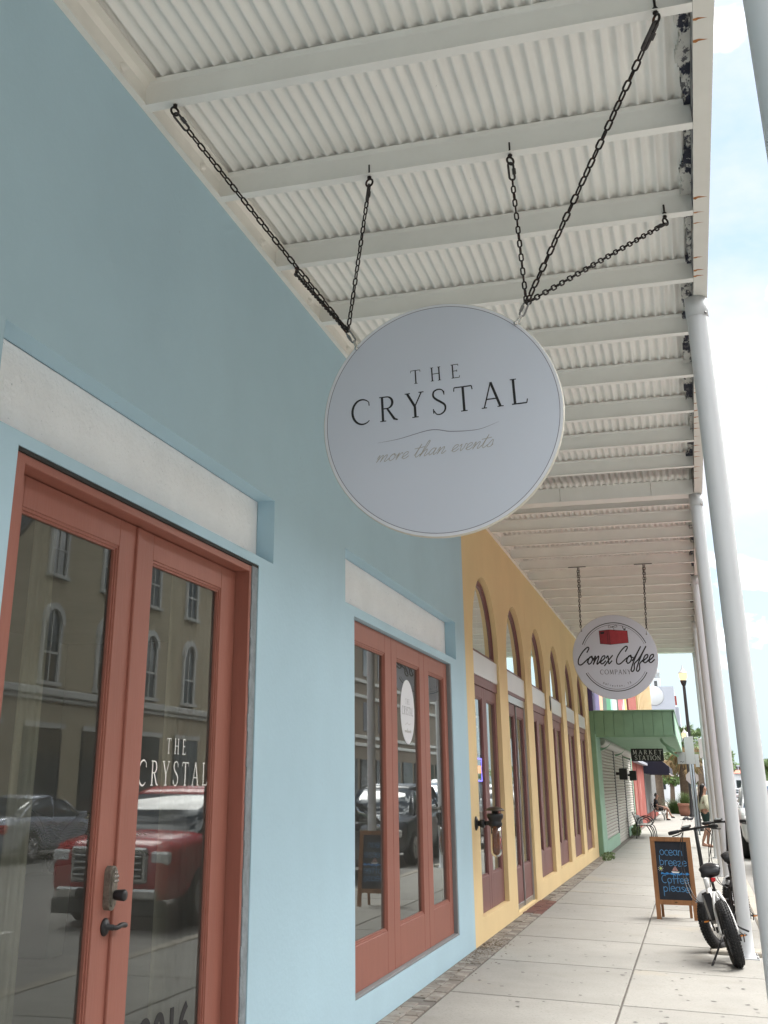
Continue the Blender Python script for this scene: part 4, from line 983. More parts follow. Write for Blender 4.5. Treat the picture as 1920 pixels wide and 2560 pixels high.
def AB(u, v, h): return Vector((-.405 + u, 17.18 - v * math.sin(tilt * .9) + h, zb_ + v * math.cos(tilt * .9)))
for (u0, u1, v0, v1, nm) in ((-.20, -.165, 0, .93, 'rear_leg'), (.165, .20, 0, .93, 'rear_leg'), (-.164, .164, .19, .24, 'rear_rail'), (-.20, .20, .931, .98, 'rear_rail')): plank(u0, u1, v0, v1, -.01, .012, nm, m_wood, F=AB)
plank(-.164, .164, .241, .93, -.003, .003, 'rear_board', m_board, F=AB)
GA = lambda u, v, h: AF(u, v, h * 1 + .0028)
ik = Ink(GA)
chalk(ik, 'ocean', -.150, .795, .066, .30, .0085); chalk(ik, 'breeze', -.165, .670, .062, .355, .0085, -.012)
chalk(ik, 'Coffee', -.160, .445, .062, .355, .0085); chalk(ik, 'please', -.150, .345, .060, .345, .0085, -.008)
kind(ik.mb.build('chalk_lettering', m_chalkb, bd, fix=False), 'stuff')
ik = Ink(GA); top_ = [(-.16 + .37 * i / 24, .572 + .008 * math.sin(i * 1.5)) for i in range(25)]; bot_ = [(-.16 + .37 * i / 24, .552 + .004 * math.sin(i * 1.1)) for i in range(25)]
for i in range(24): ik.mb.add([GA(*bot_[i], 0), GA(*bot_[i + 1], 0), GA(*top_[i + 1], 0), GA(*top_[i], 0)], [(0, 1, 2, 3)])
ik.mb.build('chalk_wave', m_chalkw, bd, fix=False)
ik = Ink(GA); ik.disc(-.158, .625, .017); ik.mb.build('chalk_sun', m_chalky, bd, fix=False)
ik = Ink(GA)
for a in range(0, 360, 40): ik.stroke([(-.158 + .024 * math.cos(math.radians(a)), .625 + .024 * math.sin(math.radians(a))), (-.158 + .034 * math.cos(math.radians(a)), .625 + .034 * math.sin(math.radians(a)))], .004)
ik.poly([(-.025, .592), (.085, .588), (.070, .572), (-.005, .572)]); ik.mb.build('chalk_boat_hull', m_whitelet, bd, fix=False)
ik = Ink(GA); ik.poly([(.025, .655), (.026, .598), (-.012, .600)]); ik.poly([(.030, .665), (.070, .598), (.031, .598)]); ik.mb.build('chalk_sail', m_chalkr, bd, fix=False)

# ================================================================== bicycles
def make_bike(label, frame_m, loc, heading, lean, steer, full=True):
    """local axes: x forward, y left, z up, origin at the rear contact point"""
    t = thing('bicycle', label, 'bicycle', (0, 0, 0), 'bicycles leaning by the columns')
    RW, TW, WB = .305, .050, 1.14
    def wheel(nm, cx, st):
        S = Matrix.Rotation(st, 3, 'Z')
        def P(x, y, z): return Vector((cx, 0, RW)) + S @ Vector((x, y, z))
        tb = MB(); n, mm = 56, 12; rc_ = RW - TW; vs = []
        for i in range(n):
            a = 2 * PI * i / n
            for k in range(mm):
                b = 2 * PI * k / mm; vs.append(P((rc_ + TW * math.cos(b)) * math.cos(a), TW * math.sin(b) * 1.05, (rc_ + TW * math.cos(b)) * math.sin(a)))
        tb.add(vs, [(i * mm + k, ((i + 1) % n) * mm + k, ((i + 1) % n) * mm + (k + 1) % mm, i * mm + (k + 1) % mm) for i in range(n) for k in range(mm)], True)
        for i in range(60):      # tread knobs
            a = 2 * PI * i / 60
            for j, b in enumerate((-.95, -.45, .08, .52, 1.0)):
                a2 = a + (.052 if j % 2 else 0); ro = rc_ + (TW + .0035) * math.cos(b); yo = (TW + .0035) * 1.05 * math.sin(b)
                Rm = S @ Matrix.Rotation(-a2, 3, 'Y') @ Matrix.Rotation(-b, 3, 'Z').to_3x3()
                tb.cbox(P(ro * math.cos(a2), yo, ro * math.sin(a2)), (.009, .014, .017), S @ Matrix.Rotation(-a2, 3, 'Y') @ Matrix.Rotation(b, 3, 'Z'))
        w_ = tb.build(nm, m_rubber, t)
        rm = MB(); vs = []
        for i in range(n):
            a = 2 * PI * i / n
            for r_, y_ in ((rc_ - TW * .72, -.032), (rc_ - TW * .72, .032), (rc_ - TW * 1.15, .030), (rc_ - TW * 1.15, -.030)): vs.append(P(r_ * math.cos(a), y_, r_ * math.sin(a)))
        rm.add(vs, [(i * 4 + k, ((i + 1) % n) * 4 + k, ((i + 1) % n) * 4 + (k + 1) % 4, i * 4 + (k + 1) % 4) for i in range(n) for k in range(4)]); rm.build('rim', m_black, w_)
        sp = MB()
        for i in range(28):
            a = 2 * PI * i / 28; a2 = a + (.35 if i % 2 else -.35); yy = .03 if i % 4 < 2 else -.03
            sp.tube([P(.035 * math.cos(a2), yy, .035 * math.sin(a2)), P((rc_ - TW) * math.cos(a), 0, (rc_ - TW) * math.sin(a))], .0014, 4, caps=False)
        sp.build('spokes', m_chrome, w_)
        MB().tube([P(0, -.055, 0), P(0, .055, 0)], .045 if nm == 'rear_wheel' else .022, 16).build('hub', m_black, w_)
        return P
    wheel('rear_wheel', 0, 0); PF = wheel('front_wheel', WB, steer)
    fm = MB()
    for s in (-1, 1):     # wide chain stays and seat stays round the fat tyre
        fm.tube(catmull([(0, s * .082, RW), (.14, s * .080, RW - .005), (.27, s * .062, RW - .01), (.40, s * .035, RW)], 4), .013, 8)
        fm.tube(catmull([(0, s * .084, RW), (.035, s * .080, RW + .12), (.10, s * .066, RW + .235), (.165, s * .030, RW + .345), (.185, s * .016, RW + .37)], 5), [.012] * 12 + [.016] * 9, 8)
    fm.tube([(.40, 0, RW), (.30, 0, .50), (.235, 0, .68)], .021, 10)
    fm.tube([(.40, 0, RW + .02), (.62, 0, RW + .10), (.80, 0, .52), (.90, 0, .64)], [.034, .038, .036, .030], 12); fm.tube([(.27, 0, .58), (.50, 0, .60)], .018, 8); fm.tube([(.22, 0, .63), (.05, 0, .62)], .010, 6)
    fm.tube([(.885, 0, .76), (.925, 0, .60)], .026, 12); fm.build('frame', frame_m, t)
    SF = Matrix.Rotation(steer, 3, 'Z'); hc = Vector((.93, 0, 0))
    def H_(x, y, z): v = SF @ Vector((x - .93, y - .10 * max(0, (z - .72) / .43), z + (.0 if z < .7 else (.11 if z > 1 else .05)))); return v + hc
    fk = MB()
    for s in (-1, 1): fk.tube([PF(0, s * .075, 0), PF(-.05, s * .075, .28), H_(.915, s * .045, .60)], .014, 8)
    fk.tube([H_(.915, -.05, .60), H_(.915, .05, .60)], .02, 8); fk.build('fork', m_black, t)
    st_ = MB(); st_.tube([H_(.905, 0, .72), H_(.885, 0, .90), H_(.862, 0, 1.145)], [.024, .021, .019], 12); st_.tube([H_(.90, 0, .79), H_(.905, 0, .84)], .028, 10); st_.build('stem', m_black, t)
    hb = MB(); hb.tube(catmull([H_(.80, .27, 1.150), H_(.83, .18, 1.155), H_(.862, .06, 1.155), H_(.862, -.06, 1.155), H_(.83, -.18, 1.155), H_(.80, -.27, 1.150)], 4), .0125, 8)
    hb.build('handlebar', m_black, t)
    for s in (-1, 1):
        MB().tube([H_(.792, s * .30, 1.148), H_(.80, s * .275, 1.15), H_(.824, s * .19, 1.155)], [.018, .021, .018], 10).build('grip', m_rubber, t)
        MB().tube(catmull([H_(.835, s * .17, 1.15), H_(.88, s * .19, 1.13), H_(.885, s * .25, 1.115), H_(.87, s * .30, 1.11)], 3), .007, 6).build('brake_lever', m_black, t)
    MB().cbox(H_(.855, .11, 1.182), (.055, .10, .018), SF @ Matrix.Rotation(-.35, 3, 'Y')).build('display', m_black, t)
    MB().cbox(H_(.850, .11, 1.1925), (.036, .076, .002), SF @ Matrix.Rotation(-.35, 3, 'Y')).build('display_screen', mat('grey_screen', (.16, .18, .18), .2), t)
    for k, (s, off) in enumerate(((1, .0), (1, .03), (-1, .0))):
        MB().tube(catmull([H_(.87, s * .16, 1.14), H_(.98, s * (.24 + off), 1.02), H_(.97, s * (.26 + off), .80), (.86, s * (.17 + off), .60), (.72, s * .08, .50)] if s > 0 else [H_(.87, -.12, 1.14), H_(.96, -.14, 1.03), H_(.95, -.06, .85), (.90, -.03, .66)], 6), .0045, 6).build('cable', m_black, t)
    sp_ = MB(); sp_.tube([(.24, 0, .66), (.205, 0, .90)], .015, 10); sp_.build('seat_post', m_black, t)
    sd_ = MB(); prof = [(-.02, .085, .80), (.0, .105, .835), (.03, .11, .855), (.09, .085, .862), (.15, .050, .862), (.22, .030, .858), (.27, .022, .85), (.28, .012, .84)]
    vs = []; nn = 14
    for (x, hw, z) in prof:
        for k in range(nn):
            a = 2 * PI * k / nn; notch = .014 * math.exp(-((math.cos(a)) / .35) ** 2) * (1 if x < .05 else .3) if math.sin(a) > 0 else 0
            vs.append((x + .06, hw * math.cos(a), z + .060 + .034 * math.sin(a) - notch))
    sd_.add(vs, [(i * nn + k, i * nn + (k + 1) % nn, (i + 1) * nn + (k + 1) % nn, (i + 1) * nn + k) for i in range(len(prof) - 1) for k in range(nn)] + [tuple(range(nn))[::-1], tuple((len(prof) - 1) * nn + k for k in range(nn))], True)
    sdo = sd_.build('saddle', m_seat, t)
    for s in (-1, 1): MB().tube([(.06, s * .035, .885), (.12, s * .03, .865), (.20, s * .025, .89)], .006, 6).build('saddle_rail', m_steel, t)
    MB().bbox(.025, .050, -.022, .022, .785, .825, .008).build('tail_light', m_redlens, t); MB().tube([(.05, 0, .80), (.20, 0, .76)], .012, 6).build('light_bracket', m_black, t)
    ca = Vector((.40, 0, RW))
    MB().tube([(.40, -.085, RW), (.40, .085, RW)], .03, 12).build('bottom_bracket', m_black, t)
    MB().lathe([(.02, 0), (.085, .0), (.085, .004), (.02, .004)], (.40, -.078, RW), 28, Matrix.Rotation(PI / 2, 3, 'X')).build('chainring', m_steel, t)
    for s, (dx, dz) in ((-1, (.10, -.10)), (1, (-.08, .11))):
        MB().tube([(.40, s * .10, RW), (.40 + dx, s * .115, RW + dz)], .009, 8).build('crank', m_black, t)
        c_ = Vector((.40 + dx, s * .165, RW + dz)); pm = MB()
        for (a, b) in (((-.045, -.04), (.045, -.04)), ((.045, -.04), (.045, .04)), ((.045, .04), (-.045, .04)), ((-.045, .04), (-.045, -.04)), ((-.045, 0), (.045, 0)), ((0, -.04), (0, .04))): pm.tube([c_ + Vector((a[0], a[1], 0)), c_ + Vector((b[0], b[1], 0))], .0065, 6)
        po = pm.build('pedal', m_black, t)
        MB().cbox(c_ + Vector((-.05, 0, 0)), (.006, .05, .014)).build('reflector', m_amber, po)
    ch = MB(); ch.tube([(0, -.07, RW + .03), (.40, -.076, RW + .083)], .004, 5).tube([(.0, -.07, RW - .03), (.40, -.076, RW - .083)], .004, 5); ch.build('chain', m_steel, t)
    de = MB(); de.cbox((.02, -.085, RW - .055), (.03, .025, .06)); de.tube([(.0, -.1, RW), (-.02, -.125, RW - .03), (.03, -.12, RW - .10)], .006, 6); de.build('derailleur', m_black, t)
    MB().tube([(.10, .055, RW - .015), (.02, .22, .035 + .06)], .010, 8).tube([(.02, .22, .095), (-.01, .275, .035)], .012, 8).cbox((-.015, .288, .028), (.05, .03, .012)).build('kickstand', m_black, t)
    if full:
        bg_ = MB(); bg_.prism([(.22, .42), (.42, .36), (.56, .55), (.36, .66)], .04, .115, 1); bg_.build('frame_bag', m_seat, t)
        gd = MB(); gd.tube(catmull([(.16, -.085, RW + .09), (.06, -.12, RW + .03), (-.02, -.185, RW - .01)], 4), .010, 6); gd.build('chain_guard', m_black, t)
    fd = MB(); vs = []; n = 14
    for i in range(n + 1):
        a = math.radians(60 + 75 * i / n); r_ = RW + .022
        for y_ in (-.05, 0, .05): vs.append(PF(r_ * math.cos(a), y_, r_ * math.sin(a) - .012 * (abs(y_) > .01)))
    fd.add(vs, [(i * 3 + k, (i + 1) * 3 + k, (i + 1) * 3 + k + 1, i * 3 + k + 1) for i in range(n) for k in range(2)], True); fd.build('front_mudguard', m_grey, t, fix=False)
    t.location = loc
    q = Quaternion((0, 0, 1), heading) @ Quaternion((1, 0, 0), -lean)
    t.rotation_mode = 'QUATERNION'; t.rotation_quaternion = q
    return t
def heading(a, b): return math.atan2(b[1] - a[1], b[0] - a[0])
make_bike('white fat tyre bicycle on its kickstand, leaning beside the chalkboard', m_white, (.245, 12.98, zg(.245)), heading((.245, 12.98), (.12, 14.2)), math.radians(11.5), math.radians(-34))
make_bike('black bicycle parked behind the white fat tyre bicycle', m_black, (.40, 15.2, zg(.4)), heading((.36, 15.1), (.34, 16.3)), math.radians(5), math.radians(-25), False)
make_bike('dark red bicycle in the street at the right edge beyond the thick column', m_redcar, (1.02, 16.4, -.155), heading((1.0, 16), (1.03, 17.1)), math.radians(3), math.radians(20), False)

# ================================================================== things inside the shop windows
def shopitem(name, label, cat, mb, m): return tag(mb.build(name, m, None, mb.v[0]), label, cat)
def blotch(name, cols, sc):
    m, n, l, out = _new(name); p = n.new('ShaderNodeBsdfPrincipled'); l.new(p.outputs[0], out.inputs[0]); p.inputs['Roughness'].default_value = .5
    tc = n.new('ShaderNodeTexCoord'); z = n.new('ShaderNodeTexNoise'); z.inputs['Scale'].default_value = sc; z.inputs['Detail'].default_value = 3; l.new(tc.outputs['Object'], z.inputs['Vector'])
    r = n.new('ShaderNodeValToRGB'); e = r.color_ramp.elements; k = len(cols)
    e[0].position = .3; e[0].color = (*cols[0], 1); e[1].position = .7; e[1].color = (*cols[-1], 1)
    for i in range(1, k - 1):
        q_ = e.new(.3 + .4 * i / (k - 1)); q_.color = (*cols[i], 1)
    l.new(z.outputs['Fac'], r.inputs[0]); l.new(r.outputs[0], p.inputs['Base Color']); return m
m_post1 = blotch('poster_print', [(.30, .42, .55), (.60, .60, .58), (.22, .16, .12), (.55, .62, .70)], 7)
m_post2 = blotch('pale_poster_print', [(.60, .55, .45), (.68, .66, .60), (.50, .45, .38)], 9)
m_post3 = blotch('blue_poster_print', [(.45, .58, .72), (.12, .25, .40), (.60, .68, .74), (.20, .34, .46)], 6)
XI = W - .092
shopitem('poster', 'bluish poster at the top left of the first arched bay window', 'poster', MB().bbox(XI - .006, XI, 13.75, 14.42, 1.98, 2.44, .002), m_post1)
shopitem('poster', 'white notice sheet low in the first arched bay beside the wall fixture', 'poster', MB().bbox(XI - .006, XI, 13.88, 14.42, 1.33, 1.64, .002), m_post3)
shopitem('poster', 'pale framed print hanging at the top right of the first arched bay', 'poster', MB().bbox(XI - .30, XI - .27, 14.70, 15.35, 1.98, 2.34, .006), m_post2)
shopitem('clothing_panel', 'blue and white hanging cloth in the right leaf of the first arched bay', 'cloth', MB().bbox(XI - .45, XI - .40, 14.72, 15.40, 1.40, 1.95, .01), m_post3)
shopitem('shop_board', 'white panel inside the second arched bay doorway', 'panel', MB().bbox(XI - .62, XI - .58, 16.6, 18.0, 1.25, 1.95, .006), m_post2)
shopitem('shop_board', 'pale panel inside the third arched bay', 'panel', MB().bbox(XI - .62, XI - .58, 19.3, 20.8, 1.20, 1.85, .006), m_post3)
ns = thing('neon_sign', 'violet bordered lit window sign in the first arched bay', 'neon sign', (XI, 14.12, 1.80))
MB().bbox(XI - .02, XI - .008, 13.87, 14.33, 1.66, 1.955, .004).build('backing', m_dark, ns)
MB().tube([(XI + .004, 13.895, 1.68), (XI + .004, 14.305, 1.68), (XI + .004, 14.305, 1.935), (XI + .004, 13.895, 1.935)], .011, 6, closed=True).build('border_tube', m_neonb, ns)
nt = MB()
for i in range(5): nt.tube([(XI + .004, 13.96 + i * .072, 1.765), (XI + .004, 13.955 + i * .072, 1.85), (XI + .004, 13.99 + i * .072, 1.85)], .007, 5)
nt.build('letter_tubes', m_neono, ns)
# potted palm behind the nearest doors
def frond(mb, base, az, L, droop, n=18, wl=.28, rise=1.0):
    P = []; d = Vector((math.cos(az), math.sin(az), 0))
    for i in range(n + 1):
        t = i / n; P.append(Vector(base) + d * (L * (.25 * t + .62 * t * t)) + Vector((0, 0, L * (rise * t - droop * t * t))))
    mb.tube(P, [.008 * (1 - .8 * i / n) for i in range(n + 1)], 4)
    for i in range(3, n + 1):
        t = (P[i] - P[i - 1]).normalized(); s = t.cross(Vector((0, 0, 1))).normalized(); ll = wl * math.sin(PI * min(1, (i + 2) / (n + 3))) + .05
        for sg in (-1, 1):
            for h in (0, .5):
                p = P[i] - (P[i] - P[i - 1]) * h; e = p + (s * sg * .8 + t * .55).normalized() * ll + Vector((0, 0, -ll * .35)); m_ = (p + e) / 2 + Vector((0, 0, ll * .08)); w_ = t * .011
                mb.add([p, m_ + w_, e, m_ - w_], [(0, 1, 2, 3)])
PX, PYY = -6.35, 10.75
ip = thing('potted_palm', 'palm in a tall white planter inside the nearest doors', 'potted plant', (PX, PYY, .012))
MB().prism([(PX - .15, 0.012), (PX + .15, 0.012), (PX + .19, .84), (PX + .175, .84), (PX + .155, .76), (PX - .155, .76), (PX - .175, .84), (PX - .19, .84)], PYY - .16, PYY + .16, 1).build('planter', m_white, ip)
mb = MB(); fr = random.Random(11)
for i in range(13): frond(mb, (PX, PYY, .80), i * 2.4 + fr.uniform(-.3, .3), fr.uniform(.8, 1.2), fr.uniform(.35, .75), rise=fr.uniform(.75, 1.15))
mb.build('fronds', m_leaf, ip, fix=False)

# ================================================================== green building with its boxed awning
GX = -2.30
grn = thing('green_building', 'pale green shop front with three closed roller shutters and a mural above', 'building', (GX, 38.8, 0))
mb = MB(); mb.box(GX - 6, GX, 30.035, 47.7, 3.42, 9.8); mb.build('mural_wall', m_mural, grn)
MB().box(GX - 6, GX, 30.035, 31.32, -.05, 3.415).box(GX - 6, GX, 31.32, 47.7, 2.86, 3.415).box(GX - .3, GX - .01, 46.4, 47.7, -.1, 2.86).build('wall', m_green, grn)
MB().box(GX - .3, GX + .012, 31.405, 36.55, -.1, .295).build('lower_wall', m_mint, grn); MB().box(GX - .3, GX + .012, 41.5, 47.72, -.1, .255).build('lower_wall', m_mint, grn); MB().bbox(GX - .1, GX + .02, 30.04, 31.40, -.1, 2.855, .01).build('corner_pilaster', m_mint, grn)
for (a, b, z0) in ((31.42, 36.45, .30), (36.6, 41.4, -.02), (41.6, 46.4, .26)):
    mb = MB(); n = int((2.62 - z0) / .085)
    for i in range(n):
        z = z0 + i * .085; mb.prism([(GX - .03, z), (GX - .004, z + .012), (GX - .004, z + .055), (GX - .028, z + .080)], a, b, 1)
    kind(mb.build('roller_shutter', m_shutter, grn), 'stuff')
    MB().bbox(GX - .05, GX + .02, b, b + .13, z0, 2.62, .006).build('shutter_guide', m_grey, grn)
    hb = MB(); n = 12
    prof = [(GX - .04, 2.86), (GX - .04, 2.60)] + [(GX - .02 + .17 * math.sin(PI * i / n), 2.73 - .13 * math.cos(PI * i / n)) for i in range(n + 1)]
    hb.prism(prof, a - .04, b + .1, 1); hb.build('shutter_box', m_benchslat, grn)
aw = thing('boxed_awning', 'green boarded box awning projecting over the sidewalk before the shutters', 'awning', (GX, 30.1, 2.8))
AX = -.36
nb = 8; bw = (AX - GX - .02) / nb
for i in range(nb):
    MB().bbox(GX + .005 + i * bw, GX + .005 + (i + 1) * bw - .006, 30.055 + random.uniform(0, .006), 30.085, 2.81, 3.385, .004).build('board', m_green, aw)
MB().bbox(GX, AX + .05, 30.03, 45.2, 3.386, 3.43, .006).build('top_trim', m_green, aw)
for i in range(40):
    y0 = 30.09 + i * .377; MB().bbox(AX + .0, AX + .03, y0, y0 + .371, 2.80, 3.384, .004).build('side_board', m_mint, aw)
MB().box(GX, AX - .001, 30.09, 45.15, 2.80, 2.83).build('soffit', m_green, aw)
MB().bbox(GX, AX + .02, 30.07, 30.10, 2.775, 2.8085, .004).build('bottom_trim', m_green, aw)
for y in (31.2, 37.5):
    for (x0,) in ((GX,), (AX - .35,)):
        br = MB(); n = 10
        po = [(x0 + .34 * i / n, 2.80 - .26 * (1 - (i / n) ** 2) ** .5 - .0) for i in range(n + 1)]; pi_ = [(x + .05 if False else x, z - .06 * (1 - i / n)) for i, (x, z) in enumerate(po)]
        if x0 > -1: po = [(x0 + .34 * i / n, 2.80 - .30 * (i / n) ** .6) for i in range(n + 1)]; pi_ = [(x - .05, z - .045) for x, z in po]
        for i in range(n):
            br.add([(po[i][0], y, po[i][1]), (po[i + 1][0], y, po[i + 1][1]), (pi_[i + 1][0], y, pi_[i + 1][1]), (pi_[i][0], y, pi_[i][1]), (po[i][0], y + .08, po[i][1]), (po[i + 1][0], y + .08, po[i + 1][1]), (pi_[i + 1][0], y + .08, pi_[i + 1][1]), (pi_[i][0], y + .08, pi_[i][1])], [(0, 1, 2, 3), (7, 6, 5, 4), (0, 4, 5, 1), (3, 2, 6, 7)])
        br.build('bracket', m_green, aw)
for y, lb in ((37.2, 'black box wall lamp between the first and second roller shutters'), (43.1, 'black box wall lamp between the second and third roller shutters')):
    t = thing('wall_lamp', lb, 'wall lamp', (GX, y, 1.96)); MB().bbox(GX + .10, GX + .34, y - .12, y + .12, 1.79, 2.12, .012).build('housing', m_black, t); MB().tube([(GX, y, 1.97), (GX + .12, y, 1.97)], .04, 8).build('mount', m_black, t)
ms = thing('hanging_board_sign', 'black board lettered MARKET STATION hanging under the green awning', 'sign', (-1.41, 40, 2.78))
MB().bbox(-1.935, -.895, 39.98, 40.02, 2.385, 2.778, .004).build('board', m_black, ms)
for x in (-1.75, -1.08): MB().tube([(x, 40, 2.775), (x, 40, 2.805)], .008, 6).build('hanger', m_black, ms)
ik = Ink(lambda u, v, h: (u, 39.979 - h, v)); roman(ik, 'MARKET', -1.875, 2.60, .135, 0, total=.93, wsc=1.25); roman(ik, 'STATION', -1.82, 2.425, .135, 0, total=.83, wsc=1.25)
kind(ik.mb.build('lettering', m_whitelet, ms, fix=False), 'stuff')

# ================================================================== buildings further down
red = thing('coral_building', 'coral red building beyond the green shop front', 'building', (GX, 52, 0))
mb = MB(); mb.box(GX - 6, GX + .01, 47.72, 50.6, -.2, 2.55); mb.box(GX - 6, GX + .01, 51.0, 57.8, -.2, 2.55); mb.box(GX - 6, GX - .08, 50.6, 51.0, -.2, 2.55); mb.box(GX - 6, GX + .05, 47.72, 55.2, 2.56, 9.8); mb.build('wall', m_coral, red)
MB().bbox(GX, GX + .22, 48.2, 57.8, 2.50, 2.62, .01).build('ledge', m_lgrey, red)
ribb = thing('cream_building', 'cream building with vertical ribs on its upper storey', 'building', (GX, 66, 0))
mb = MB(); mb.box(GX - 6, GX, 55.25, 78, 2.9, 9.6); mb.build('upper_wall', m_ribbed, ribb)
rb0 = MB().bbox(GX, GX + .12, 56, 56.6, 3.0, 9.5, .02).build('rib', m_ribbed, ribb)
for i in range(1, 12): inst(rb0, ribb, (0, i * 1.85, 0))
MB().box(GX - 6, GX - .02, 57.8, 74, -.2, 2.9).build('shop_wall', m_grey, ribb)
vr0 = MB().bbox(GX - .02, GX + .03, 58.4, 58.9, .35, 2.45, .01).build('shutter_panel', m_grey, ribb)
for i in range(1, 18): inst(vr0, ribb, (0, i * .86, 0))
MB().box(GX - .02, GX + .04, 57.9, 74, -.2, .34).build('plinth', m_coral, ribb)
na = thing('canvas_awning', 'dark navy canvas awning with a sloping top beyond the coral wall', 'awning', (GX, 61, 2.1))
mb = MB(); mb.prism([(GX + .01, 2.80), (-1.47, 2.78), (-1.10, 2.46), (-1.09, 2.16), (GX + .01, 2.16)], 58.2, 66.5, 1); mb.build('canopy_cloth', m_awn, na)
MB().bbox(-2.0, -1.08, 58.16, 58.19, 2.10, 2.158, .004).build('valance', m_awn, na)
ik = Ink(lambda u, v, h: (u, 58.15 - h, v)); ik.stroke([(-1.10, 2.15), (-1.02, 2.08), (-.94, 2.07)], .05); ik.mb.build('folded_edge', m_white, na)
gb = thing('pale_building', 'white building with grey upper storeys at the end of the street block', 'building', (-8, 135, 0))
MB().box(-16, -1.6, 131, 150, -.3, 4.2).build('lower_wall', m_offwhite, gb)
MB().box(-15, -1.2, 131.5, 150, 4.2, 11.9).build('upper_wall', m_lgrey, gb)
MB().box(-1.2, -.85, 132, 150, 4.2, 9.7).build('side_bay', m_lgrey, gb)
MB().bbox(-3.9, -3.0, 130.96, 131.05, 1.2, 2.1, .02).build('window', m_pane_d, gb)
MB().lathe([(0, .1), (.95, .1), (1.05, 0)], (-3.35, 131.5, 10.9), 32, Matrix.Rotation(PI / 2, 3, 'X')).build('round_panel', m_offwhite, gb)
for x in (-13, -10.5, -8): MB().bbox(x, x + 1, 131.4, 131.55, 6, 8, .02).build('window', m_pane_d, gb)
mb = MB().box(-1.19, -1.0, 131.8, 131.9, 9.9, 10.9); mb.build('red_banner', m_coral, gb)
tw = thing('white_tower', 'slim white tower rising behind the grey upper storeys', 'tower', (-3.5, 165, 0))
MB().box(-4.4, -3.2, 164, 166, 0, 15.6).build('shaft', m_offwhite, tw)
MB().lathe([(.55, 15.6), (.55, 16.2), (.7, 16.25), (.3, 16.9), (0, 17.6)], (-3.75, 165, 0), 12).build('cap', m_offwhite, tw)
for z in (12.4, 14.2): MB().bbox(-4.0, -3.6, 163.95, 164.05, z, z + 1.0, .02).build('window', m_pane_d, tw)

# ---- far end of the road
def block(name, label, x0, x1, y, h, m, roof=None, nx=4, nz=3, dep=14):
    t = thing(name, label, 'building', ((x0 + x1) / 2, y, 0))
    MB().box(x0, x1, y, y + dep, -.3, h).build('wall', m, t)
    if roof: MB().prism([(y - .4, h), (y + dep + .4, h), (y + dep / 2, h + (x1 - x0) * .22)], x0 - .4, x1 + .4, 0).build('roof', roof, t)
    w0 = None
    for i in range(nx):
        for j in range(nz):
            cx_ = x0 + (i + .5) * (x1 - x0) / nx; cz_ = (j + .55) * h / nz
            o = MB().bbox(cx_ - .35, cx_ + .35, y - .05, y + .05, cz_ - .55, cz_ + .55, .02).build('window', m_pane_d, t)
    return t
block('distant_house', 'white building with a red tiled roof far down the road', 9.5, 16.5, 205, 4.2, m_offwhite, m_roofred, 4, 2)
block('distant_house', 'orange brown building beside the signal light far down the road', 10.4, 15, 185, 2.6, mat('orange_brick', (.32, .15, .07), .9), None, 4, 1)
block('distant_house', 'pale grey block showing between the two thick columns far away', 6.6, 9.2, 240, 5.4, m_lgrey, None, 3, 3)
block('distant_house', 'small red and white shop between the columns far down the road', 6.0, 8.6, 190, 3.4, m_offwhite, m_roofred, 3, 1)
sg = thing('traffic_signal', 'red traffic light on a dark pole far down the road at the right edge', 'traffic light', (10.1, 190, 0))
MB().tube([(10.1, 190, -.15), (10.1, 190, 3.3)], .07, 8).build('pole', m_black, sg); MB().bbox(9.9, 10.3, 189.8, 190.1, 1.9, 3.0, .04).build('housing', m_black, sg)
MB().lathe([(0, .02), (.14, .02), (.15, 0)], (10.1, 189.79, 2.7), 12, Matrix.Rotation(PI / 2, 3, 'X')).build('red_lens', m_redlight, sg)

# ---- opposite side of the street, seen in the windows
opp = thing('tan_building', 'tan stucco building with arched hooded windows across the street, mirrored in the door glass', 'building', (16, 40, 0))
MB().box(16, 24, 24, 60.5, -.2, 13.5).build('wall', m_tan, opp)
MB().bbox(15.72, 16, 24, 60.5, 4.35, 4.62, .05).bbox(15.84, 16, 24, 60.5, 4.20, 4.348, .03).build('string_course', m_trim, opp)
MB().bbox(15.6, 16, 24, 60.5, 12.9, 13.5, .08).build('cornice', m_trim, opp)
def archwin(parent, y, z0, z1, w=1.05, X=16):
    n = 12; zs_ = z1 - w / 2; ring = lambda r: [(y - r * math.cos(PI * i / n), zs_ + r * math.sin(PI * i / n)) for i in range(n + 1)]
    po = [(y - w / 2, z0)] + ring(w / 2) + [(y + w / 2, z0)]
    MB().prism(po, X - .02, X + .05, 0).build('window_pane', m_pane_d, parent)
    mb = MB(); A, B = ring(w / 2 + .20), ring(w / 2 - .02)
    for i in range(n): mb.prism([A[i], A[i + 1], B[i + 1], B[i]], X - .14, X - .0, 0)
    mb.bbox(X - .10, X, y - w / 2 - .14, y - w / 2 + .02, z0, zs_, .01).bbox(X - .10, X, y + w / 2 - .02, y + w / 2 + .14, z0, zs_, .01).bbox(X - .20, X, y - w / 2 - .2, y + w / 2 + .2, z0 - .14, z0, .02)
    mb.bbox(X - .05, X - .021, y - .03, y + .03, z0, z1 - .05, .004).bbox(X - .055, X - .022, y - w / 2, y + w / 2, (z0 + zs_) / 2 - .04, (z0 + zs_) / 2 + .04, .004)
    mb.build('window_surround', m_trim, parent)
